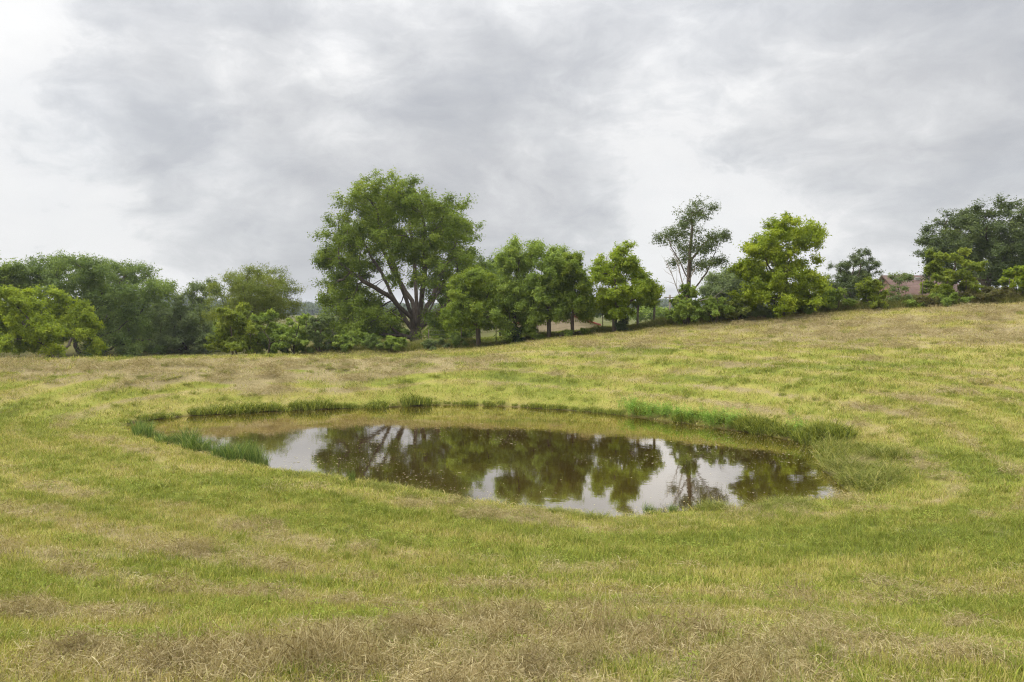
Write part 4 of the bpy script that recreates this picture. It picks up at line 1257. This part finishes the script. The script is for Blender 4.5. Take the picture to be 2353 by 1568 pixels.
# ------------------------------------------------------------------ plants at the water's edge
M_REED = leaf_mat("reed_blade", (0.05, 0.09, 0.022), (0.12, 0.19, 0.045), (0.27, 0.31, 0.09), 0.3)
M_SEDGE = leaf_mat("sedge_blade", (0.066, 0.088, 0.015), (0.160, 0.204, 0.029), (0.330, 0.330, 0.066), 0.3)
M_SPRAWL = leaf_mat("sprawling_grass", (0.07, 0.09, 0.018), (0.17, 0.20, 0.035), (0.34, 0.31, 0.10), 0.3)
M_SMART = leaf_mat("smartweed_leaf", (0.100, 0.184, 0.030), (0.184, 0.316, 0.049), (0.333, 0.467, 0.092), 0.35)


def leafy_weed(g, n_st=16, h=0.5, rad=0.3):
    V, Fc, T = [], [], []
    o = 0
    for s_ in range(n_st):
        a, r0 = g.random() * 6.28, rad * math.sqrt(g.random())
        b = np.array([r0 * math.cos(a), r0 * math.sin(a), -0.02])
        tip = b + np.array([g.normal(0, .12), g.normal(0, .12), h * g.uniform(.6, 1.15)])
        sv = np.array([0.004, 0.002, 0])
        v = np.array([b - sv, b + sv, tip + sv * .5, tip - sv * .5])
        V.append(v); Fc.append(np.array([[0, 1, 2], [0, 2, 3]]) + o); T.append(np.full(4, 0.2)); o += 4
        for l_ in range(9):
            t = 0.2 + 0.8 * (l_ + g.random()) / 9
            p = b + (tip - b) * t
            az_ = g.random() * 6.28
            d = np.array([math.cos(az_), math.sin(az_), g.uniform(-.1, .7)]); d /= np.linalg.norm(d)
            side = np.cross(d, [0, 0, 1.0]); side /= np.linalg.norm(side)
            L = g.uniform(.07, .13)
            v = np.array([p, p + d * L * .45 + side * .014, p + d * L + np.array([0, 0, -.02]), p + d * L * .45 - side * .014])
            V.append(v); Fc.append(np.array([[0, 1, 2], [0, 2, 3]]) + o); T.append(np.full(4, g.random())); o += 4
    return np.concatenate(V), np.concatenate(Fc), np.concatenate(T)


def clump_meshes(name, builders, mat):
    out = []
    for V, Fc, tn in builders:
        o = mesh_obj(name, V, Fc, mat, attrs={"tone": tn}, link=False)
        out.append(o.data)
    return out


m_reed = clump_meshes("reed_clump", [blades(150, 0.20, 0.50, 0.4, 0.016, 0.30, bend=0.35, g=np.random.default_rng(300 + i)) for i in range(4)], M_REED)
m_sedge = clump_meshes("sedge_clump", [blades(190, 0.26, 0.42, 0.4, 0.017, 0.75, bend=0.9, g=np.random.default_rng(310 + i)) for i in range(4)], M_SEDGE)
m_sprawl = clump_meshes("sprawling_grass", [blades(230, 0.32, 0.55, 0.45, 0.012, 0.8, bend=0.8, g=np.random.default_rng(320 + i)) for i in range(4)], M_SPRAWL)
m_weed = clump_meshes("waterside_weed", [leafy_weed(np.random.default_rng(330 + i), 20) for i in range(4)], M_SMART)
m_sedge_far = clump_meshes("sedge_clump", [blades(210, 0.32, 0.36, 0.45, 0.019, 0.6, bend=1.0, g=np.random.default_rng(340 + i)) for i in range(4)], M_SEDGE)


def plant(name, meshes, px, py, s, sz, label, group, cat, inset=0.0):
    x, y = hit(px, py)
    z = max(float(surf_z(np.array([x]), np.array([y]))[0]), -0.12)
    o = bpy.data.objects.new(name, meshes[int(rng.integers(len(meshes)))])
    COL.objects.link(o)
    o.location = (x, y, z - 0.01)
    o.rotation_euler = (rng.normal(0, .05), rng.normal(0, .05), rng.random() * 6.28)
    o.scale = (s, s, sz)
    tag(o, label, cat, group)
    return o


shore_px = np.array(SHORE_PX, float)
def along(pts, n, jx=4, jy=1.2, seed=0):
    g = np.random.default_rng(seed)
    pts = np.array(pts, float)
    d = np.r_[0, np.cumsum(np.hypot(*np.diff(pts, axis=0).T))]
    t = (np.arange(n) + 0.5 + g.uniform(-.35, .35, n)) / n * d[-1]
    return np.stack([np.interp(t, d, pts[:, 0]) + g.normal(0, jx, n), np.interp(t, d, pts[:, 1]) + g.normal(0, jy, n)], 1)


far_left = [(285, 972), (335, 963), (400, 956), (480, 950), (640, 941), (800, 935), (1010, 929)]
for px, py in along(far_left, 38, seed=1):
    if rng.random() < 0.1: continue
    s = rng.choice([.5, .7, .9, 1.15, 1.4]) * rng.uniform(.85, 1.15)
    plant("sedge_clump", m_sedge_far, px, py, s, s * rng.uniform(.65, 1.0), "dark green arching sedge clump on the far bank below the dam", "sedge clumps along the far bank", "sedge")
for px, py in along([(1020, 928), (1160, 931), (1300, 940), (1440, 954)], 22, seed=2):
    s = rng.uniform(.4, .75)
    plant("grass_clump", m_sedge_far, px, py, s, s * .9, "small low grass clump on the far bank between sedges and leafy weeds", "small grass clumps on the far bank", "grass clump")
right_bank = [(1440, 952), (1520, 962), (1600, 972), (1680, 983), (1760, 996), (1860, 1012)]
for row, off in enumerate((0, -8, -15)):
    for px, py in along(right_bank, 26, jx=8, jy=2, seed=3 + row):
        if row == 2 and rng.random() < .4: continue
        s = rng.uniform(.5, 1.1)
        if rng.random() < 0.72 - 0.5 * (px > 1700):
            plant("waterside_weed", m_weed, px, py + off, s, s * rng.uniform(.75, 1.1), "leafy bright green waterside weed crowding the bank below the rising field", "leafy weeds along the bank below the field", "weed")
        else:
            plant("sedge_clump", m_sedge, px, py + off, s * 1.15, s * rng.uniform(.9, 1.3), "arching green sedge clump standing among the leafy bright green waterside weeds", "sedges among the leafy weeds", "sedge")
for px, py in along([(1850, 1012), (1890, 1008), (1930, 1014), (1945, 1020)], 11, jx=12, jy=4, seed=9):
    s = rng.uniform(.9, 1.3)
    plant("sedge_clump", m_sedge, px, py, s, s * 1.2, "tall windswept sedge clump at the pond corner where the leafy weeds end", "tall sedges where the leafy weeds end", "sedge")
for px, py in along([(1912, 1036), (1930, 1066), (1970, 1098), (2005, 1122)], 12, jx=12, jy=6, seed=10):
    s = rng.uniform(.9, 1.3)
    plant("sprawling_grass", m_sprawl, px, py, s, s * rng.uniform(.45, .8), "olive green sprawling grass overhanging the pond's end by the tall sedges", "sprawling grass at the pond's end", "grass clump")
for px, py in along([(1960, 1050), (2030, 1060), (2060, 1090), (2010, 1120), (1950, 1080)], 12, jx=24, jy=10, seed=11):
    s = rng.uniform(.7, 1.15)
    plant("sprawling_grass", m_sprawl, px, py, s, s * .6, "flattened long grass lying behind the sprawling grass at the pond's end", "flattened grass behind the pond's end", "grass clump")
for px, py in along([(312, 1000), (370, 1016), (430, 1033), (500, 1052), (560, 1066), (598, 1076)], 30, jx=6, jy=3, seed=12):
    s = rng.uniform(.65, 1.15)
    plant("reed_clump", m_reed, px, py, s, s * rng.uniform(.6, 1.4) * (0.75 + 0.35 * (px > 520)), "bluish green upright reed clump in the row facing the dam", "reeds in the row facing the dam", "reed")
plant("reed_clump", m_reed, 808, 1112, .3, .55, "single narrow reed clump standing alone off the near bank", None, "reed")
for px, py, s, lab in [(1490, 1180, .55, "small green tuft at the pond's lowest near corner"), (1545, 1178, .4, "tiny upright tuft between two small bays of the near shore")]:
    plant("grass_tuft", m_reed, px, py, s, s * .8, lab, None, "grass tuft")
for px, py in along([(1610, 1170), (1665, 1172)], 5, seed=14):
    plant("grass_clump", m_sprawl, px, py, .6, .4, "grassy clump jutting into the near shore between two bays", "grass clumps jutting between the bays", "grass clump")
for px, py in along([(1730, 1168), (1790, 1160), (1860, 1156)], 9, seed=15, jy=4):
    plant("grass_clump", m_sprawl, px, py + 5, .6, .36, "leafy grass clump on the mown shore near the sprawling grass", "grass clumps on the near shore", "grass clump")
for px, py in along([(640, 1088), (760, 1105), (900, 1128), (1060, 1152), (1240, 1176), (1420, 1192)], 26, seed=16, jy=4):
    s = rng.uniform(.35, .6)
    plant("shore_tuft", m_sprawl, px, py, s, s * .6, "low ragged grass tuft on the near edge of the pond", "ragged tufts on the near edge", "grass tuft")
for px, py, lab in [(1817, 960, "lone upright weed uphill of the leafy waterside weeds near the tall sedges"), (1612, 945, "small lone weed uphill of where the leafy waterside weeds begin")]:
    x, y = hit(px, py)
    o = bpy.data.objects.new("lone_weed", m_weed[0]); COL.objects.link(o)
    o.location = (x, y, float(surf_z(np.array([x]), np.array([y]))[0])); o.scale = (.4, .4, .8 if px > 1700 else .6)
    tag(o, lab, "weed")

for px, py, sx in [(330, 868, .9), (400, 872, 1.1), (470, 866, .8), (430, 884, .7), (520, 858, .7), (760, 848, .9), (795, 852, .7), (300, 882, .6)]:
    x, y = hit(px, py)
    o = bpy.data.objects.new("cut_weed_heap", m_sprawl[int(rng.integers(4))]); COL.objects.link(o)
    o.location = (x, y, float(surf_z(np.array([x]), np.array([y]))[0]) - .02)
    o.scale = (sx * 1.3, sx * .8, .22); o.rotation_euler = (rng.normal(0, .1), rng.normal(0, .1), rng.random() * 6.28)
    tag(o, "flattened heap of cut weeds on the dam's inner slope", "weed heap", "cut weed heaps on the dam")

# flecks of duckweed and dead leaf bits on the water
M_FLECK = leaf_mat("pond_fleck", (0.14, 0.12, 0.05), (0.25, 0.22, 0.10), (0.40, 0.36, 0.2), 0.0)
nf = 26000
fx, fy = rng.uniform(SHORE[:, 0].min(), SHORE[:, 0].max(), nf), rng.uniform(SHORE[:, 1].min(), SHORE[:, 1].max(), nf)
sdv = shore_dist(fx, fy)
dn = fbm(fx / 2.2 + 9, fy / 2.2, 4, 0.6)
kp = (sdv < -0.08) & (rng.random(nf) < np.clip((dn - 0.50) * 6.0, 0.03, 1) + 0.5 * np.exp(sdv / 0.5) + 0.5 * np.exp(-((fx + 10) / 3) ** 2))
fx, fy = fx[kp], fy[kp]
nf = len(fx)
fa = rng.random(nf) * 6.28
fl = rng.gamma(2.0, 0.0055, nf) + 0.004
fw = fl * rng.uniform(.3, .8, nf)
c, s = np.cos(fa), np.sin(fa)
V = np.stack([np.stack([fx + c * fl, fy + s * fl], 1), np.stack([fx - s * fw, fy + c * fw], 1), np.stack([fx - c * fl, fy - s * fl], 1), np.stack([fx + s * fw, fy - c * fw], 1)], 1).reshape(-1, 2)
V = np.c_[V, np.full(len(V), 0.004) + np.repeat(rng.uniform(0, .004, nf), 4)]
o4 = np.arange(nf) * 4
fleck = mesh_obj("floating_flecks", V, np.stack([o4, o4 + 1, o4 + 2, o4 + 3], 1), M_FLECK, attrs={"tone": np.repeat(rng.random(nf), 4)})
tag(fleck, "pale specks of duckweed and leaf bits floating on the pond", kind="stuff")


# ------------------------------------------------------------------ fence, pole, barn, house
def box(cx, cy_, cz, sx, sy, sz):
    v = np.array([[x, y, z] for x in (-.5, .5) for y in (-.5, .5) for z in (-.5, .5)]) * [sx, sy, sz] + [cx, cy_, cz]
    f = np.array([[0, 1, 3, 2], [4, 6, 7, 5], [0, 4, 5, 1], [2, 3, 7, 6], [0, 2, 6, 4], [1, 5, 7, 3]])
    return v, f


def join(parts):
    V, Fq, o = [], [], 0
    for v, f in parts:
        V.append(v); Fq.append(f + o); o += len(v)
    return np.concatenate(V), np.concatenate(Fq)


M_STEEL = plain_mat("rusty_steel_post", (0.09, 0.065, 0.05), 0.7, .3, 20)
M_POST = wood_mat("weathered_post", (0.12, 0.10, 0.08), (0.26, 0.22, 0.18), 14)
M_WIRE = plain_mat("fence_wire", (0.16, 0.15, 0.14), 0.5, .1, 5, 0.6)
M_WHITE = plain_mat("white_paint", (0.75, 0.74, 0.70), 0.6, .06, 8)
M_TAN = plain_mat("tan_metal_siding", (0.47, 0.36, 0.26), 0.5, .07, 0.7)
M_RED = plain_mat("red_metal_trim", (0.30, 0.055, 0.05), 0.5, .12, 1.2)
M_REDROOF = plain_mat("dull_red_metal_roof", (0.25, 0.07, 0.06), 0.5, .12, 1.2)
M_BRICK = plain_mat("brown_brick_wall", (0.20, 0.11, 0.085), 0.9, .25, 3)
M_VENT = plain_mat("grey_roof_vent", (0.42, 0.40, 0.40), 0.5, .1, 3)

froot = empty("wire_fence", tuple(FENCE[3]))
tag(froot, "wire fence on thin steel and wooden posts along the field edge", "fence")
off = np.array(FENCE[3])
post_x = [(985, 0), (1060, 0), (1140, 0), (1215, 0), (1236, 0), (1313, 0), (1385, 0), (1465, 1), (1503, 1), (1550, 0), (1620, 0), (1700, 0), (1780, 0), (1860, 0), (1940, 0), (2030, 0), (2120, 0), (2220, 0), (2320, 0)]
tops = []
for px, kind in post_x:
    D = float(np.interp(px, [q_[0] for q_ in FENCE_PX], [q_[2] for q_ in FENCE_PX])) + 1.1
    x = (px - CX) / F * D
    z = float(surf_z(np.array([x]), np.array([D]))[0])
    b = np.array([x, D, z]) - off
    tops.append((b, kind))
    if kind == 0:
        v, f = join([box(*(b + [0, 0, .6]), .05, .014, 1.35), box(*(b + [0, .025, .6]), .012, .036, 1.35)])
        mesh_obj("steel_post", v, f, M_STEEL, froot)
    else:
        pts = np.array([b + [0, 0, -.1], b + [.01, 0, .7], b + [.03, 0, 1.45], b + [.03, 0, 1.46]])
        v, f = tube_mesh([(pts, np.array([.075, .07, .065, .005]))], 9)
        mesh_obj("wooden_post", v, f, M_POST, froot)
for hgt in (0.35, 0.65, 0.95, 1.2):
    pts = []
    for (a, _), (b, _) in zip(tops[:-1], tops[1:]):
        for t in np.linspace(0, 1, 6)[:-1]:
            pts.append(a + (b - a) * t + np.array([0, -0.02, hgt - 0.06 * math.sin(math.pi * t)]))
    pts.append(tops[-1][0] + np.array([0, -0.02, hgt]))
    v, f = tube_mesh([(np.array(pts), np.full(len(pts), .004))], 4)
    mesh_obj("wire", v, f, M_WIRE, froot)

x, D = (1538 - CX) / F * 44, 44.0
z = float(surf_z(np.array([x]), np.array([D]))[0])
v, f = tube_mesh([(np.array([[0, 0, -.1], [0, 0, .4], [0, 0, .62], [0, 0, .63]]), np.array([.06, .06, .055, .005]))], 10)
tag(mesh_obj("marker_post", v + [x, D, z], f, M_WHITE), "short white marker post in weeds left of the sparse tree", "post")

# utility pole
D = 100.0
pz = float(ground_z((1539 - CX) / F * D, D)[0])
pole = empty("utility_pole", ((1539 - CX) / F * D, D, pz))
tag(pole, "distant wooden utility pole left of the sparse tree", "utility pole")
ht = CAM_H - (678 - HZ) / F * D - pz
v, f = tube_mesh([(np.array([[0, 0, -.3], [0, 0, ht * .5], [0.02, 0, ht], [0.02, 0, ht + .01]]), np.array([.16, .14, .11, .01]))], 9)
mesh_obj("shaft", v, f, M_POST, pole)
v, f = join([box(.02, -.13, ht - .35, 1.6, .1, .12)])
mesh_obj("crossarm", v, f, M_POST, pole)
v, f = tube_mesh([(np.array([[0, 0, ht - .5], [-2.6, 0.5, ht * .5], [-5.4, 1.0, 0.0]]), np.full(3, .012))], 4)
mesh_obj("guy_wire", v, f, M_WIRE, pole)

# barn
D = 110.0
bx0 = (1279 - CX) / F * D
bz0 = float(ground_z(bx0, D)[0]) - 0.05
barn = empty("barn", (bx0, D, bz0))
tag(barn, "tan metal sided barn with red trim behind the fence trees", "barn")
hw, eave, ridge, dep = 6.25, CAM_H - (746 - HZ) / F * D - bz0, CAM_H - (714 - HZ) / F * D - bz0, 16.0


def ribbed(x0, x1, zfun, y, depth=0.03, pitch=0.23):
    """a ribbed metal sheet wall in the plane y"""
    xs = []
    x_ = x0
    while x_ < x1 - 1e-6:
        for o_, d_ in ((0, 0), (.13, 0), (.16, -depth), (.20, -depth)):
            if x_ + o_ < x1: xs.append((x_ + o_, d_))
        x_ += pitch
    xs.append((x1, 0))
    a = np.array(xs)
    n = len(a)
    lo = np.stack([a[:, 0], y + a[:, 1], np.zeros(n)], 1)
    hi = np.stack([a[:, 0], y + a[:, 1], zfun(a[:, 0])], 1)
    i = np.arange(n - 1)
    return np.concatenate([lo, hi]), np.stack([i, i + 1, i + 1 + n, i + n], 1)


gz_ = lambda x_: eave + (ridge - eave) * (1 - np.abs(x_) / hw)
for y_ in (0.0, dep):
    v, f = join([ribbed(-hw, 0, gz_, y_), ribbed(0, hw, gz_, y_)])
    o = mesh_obj("gable_wall", v, f, M_TAN, barn)
for sx in (-1, 1):
    v, f = ribbed(0, dep, lambda x_: np.full_like(x_, eave), 0)
    v = np.stack([sx * (hw - v[:, 1]), v[:, 0], v[:, 2]], 1)
    mesh_obj("side_wall", v, f, M_TAN, barn)
    # roof slab with real thickness
    a, b = np.array([sx * (hw + .35), eave - .35 * (ridge - eave) / hw + .06]), np.array([0, ridge + .06])
    nrm = np.array([sx * (ridge - eave), hw]); nrm = nrm / np.linalg.norm(nrm) * .07
    q_ = [a, b, b + nrm * [0, 1], a + nrm]
    v = np.array([[p_[0], yy, p_[1]] for yy in (-.35, dep + .35) for p_ in q_])
    f = np.array([[0, 1, 2, 3], [7, 6, 5, 4], [0, 4, 5, 1], [1, 5, 6, 2], [2, 6, 7, 3], [3, 7, 4, 0]])
    mesh_obj("roof_panel", v, f, M_REDROOF, barn)
    # rake trim and corner trim, red
    v2 = np.array([[p_[0], yy, p_[1]] for yy in (-.40, -.36) for p_ in (a - [0, .16], b - [0, .16], b + [0, .09], a + [0, .09])])
    mesh_obj("rake_trim", v2, f, M_RED, barn)
    v, fb = box(sx * (hw - .06), -.055, eave / 2 - .05, .24, .03, eave - .12)
    mesh_obj("corner_trim", v, fb, M_RED, barn)

# house on the rise
D = 76.0
hx0, hx1 = (2026 - CX) / F * D, (2180 - CX) / F * D
hz0 = float(ground_z((hx0 + hx1) / 2, D)[0]) - .1
house = empty("house", ((hx0 + hx1) / 2, D, hz0))
tag(house, "house with brown red shingle roof half hidden by trees on the rise", "house")
hl = (hx1 - hx0) / 2
rz, ez = CAM_H - (636 - HZ) / F * D - hz0, CAM_H - (692 - HZ) / F * 71.5 - hz0
m, w = new_mat("brown_red_shingles")
g_ = w.n("ShaderNodeNewGeometry")
br = w.n("ShaderNodeTexBrick")
mp = w.n("ShaderNodeMapping"); mp.inputs["Rotation"].default_value = (R(90), 0, 0)
w.link(g_.outputs["Position"], mp.inputs[0]); w.link(mp.outputs[0], br.inputs["Vector"])
br.inputs["Scale"].default_value = 3.0
br.inputs["Color1"].default_value = (0.078, 0.046, 0.035, 1); br.inputs["Color2"].default_value = (0.115, 0.068, 0.05, 1); br.inputs["Mortar"].default_value = (0.10, 0.055, 0.05, 1)
br.inputs["Mortar Size"].default_value = 0.03
bs = w.n("ShaderNodeBsdfPrincipled"); w.link(br.outputs[0], bs.inputs["Base Color"]); bs.inputs["Roughness"].default_value = .95
M_SHINGLE = finish(m, w, bs.outputs[0])
v, f = box(0, 0, (ez + .1) / 2, hl * 2 - .8, 8.2, ez + .1)
mesh_obj("wall", v, f, M_BRICK, house)
for sy in (-1, 1):
    a, b = np.array([sy * 4.6, ez]), np.array([0, rz])
    v = np.array([[xx, p_[0], p_[1]] for xx in (-hl, hl) for p_ in (a, b, b + [0, .14], a + [0, .12])])
    f = np.array([[0, 1, 2, 3], [7, 6, 5, 4], [0, 4, 5, 1], [1, 5, 6, 2], [2, 6, 7, 3], [3, 7, 4, 0]])
    rf = mesh_obj("roof", v, f, M_SHINGLE, house)
    v, fb = box(0, sy * 4.66, ez - .02, hl * 2, .05, .2)
    mesh_obj("fascia", v, fb, M_WHITE, house)
    if sy < 0:
        for px in (2046, 2066, 2096):
            vx = (px - CX) / F * D - (hx0 + hx1) / 2
            v, fb = join([box(vx, -.75, rz - .30, .45, .45, .28), box(vx, -.80, rz - .14, .56, .56, .05)])
            mesh_obj("roof_vent", v, fb, M_VENT, rf)
    # gable triangles close the ends
for sx in (-1, 1):
    v = np.array([[sx * (hl - .42), -4.1, ez], [sx * (hl - .42), 4.1, ez], [sx * (hl - .42), 0, rz - .05], [sx * (hl - .56), -4.1, ez], [sx * (hl - .56), 4.1, ez], [sx * (hl - .56), 0, rz - .05]])
    mesh_obj("gable", v, [np.array([[0, 1, 2], [3, 5, 4]]), np.array([[0, 3, 4, 1], [1, 4, 5, 2], [2, 5, 3, 0]])], M_BRICK, house)

# ------------------------------------------------------------------ air
zmin = float(gz.min())
v, f = box(0, 620, (zmin - 1 + 26) / 2, 3400, 2200, 26 - (zmin - 1))
m, w = new_mat("haze_air")
pv = w.n("ShaderNodeVolumePrincipled")
pv.inputs["Color"].default_value = (0.86, 0.92, 1.0, 1)
pv.inputs["Density"].default_value = 0.0003
pv.inputs["Anisotropy"].default_value = 0.2
o = w.n("ShaderNodeOutputMaterial")
w.link(pv.outputs[0], o.inputs["Volume"])
haze = mesh_obj("haze", v, f, m)
tag(haze, "thin pale air that fades the far hills", kind="stuff")
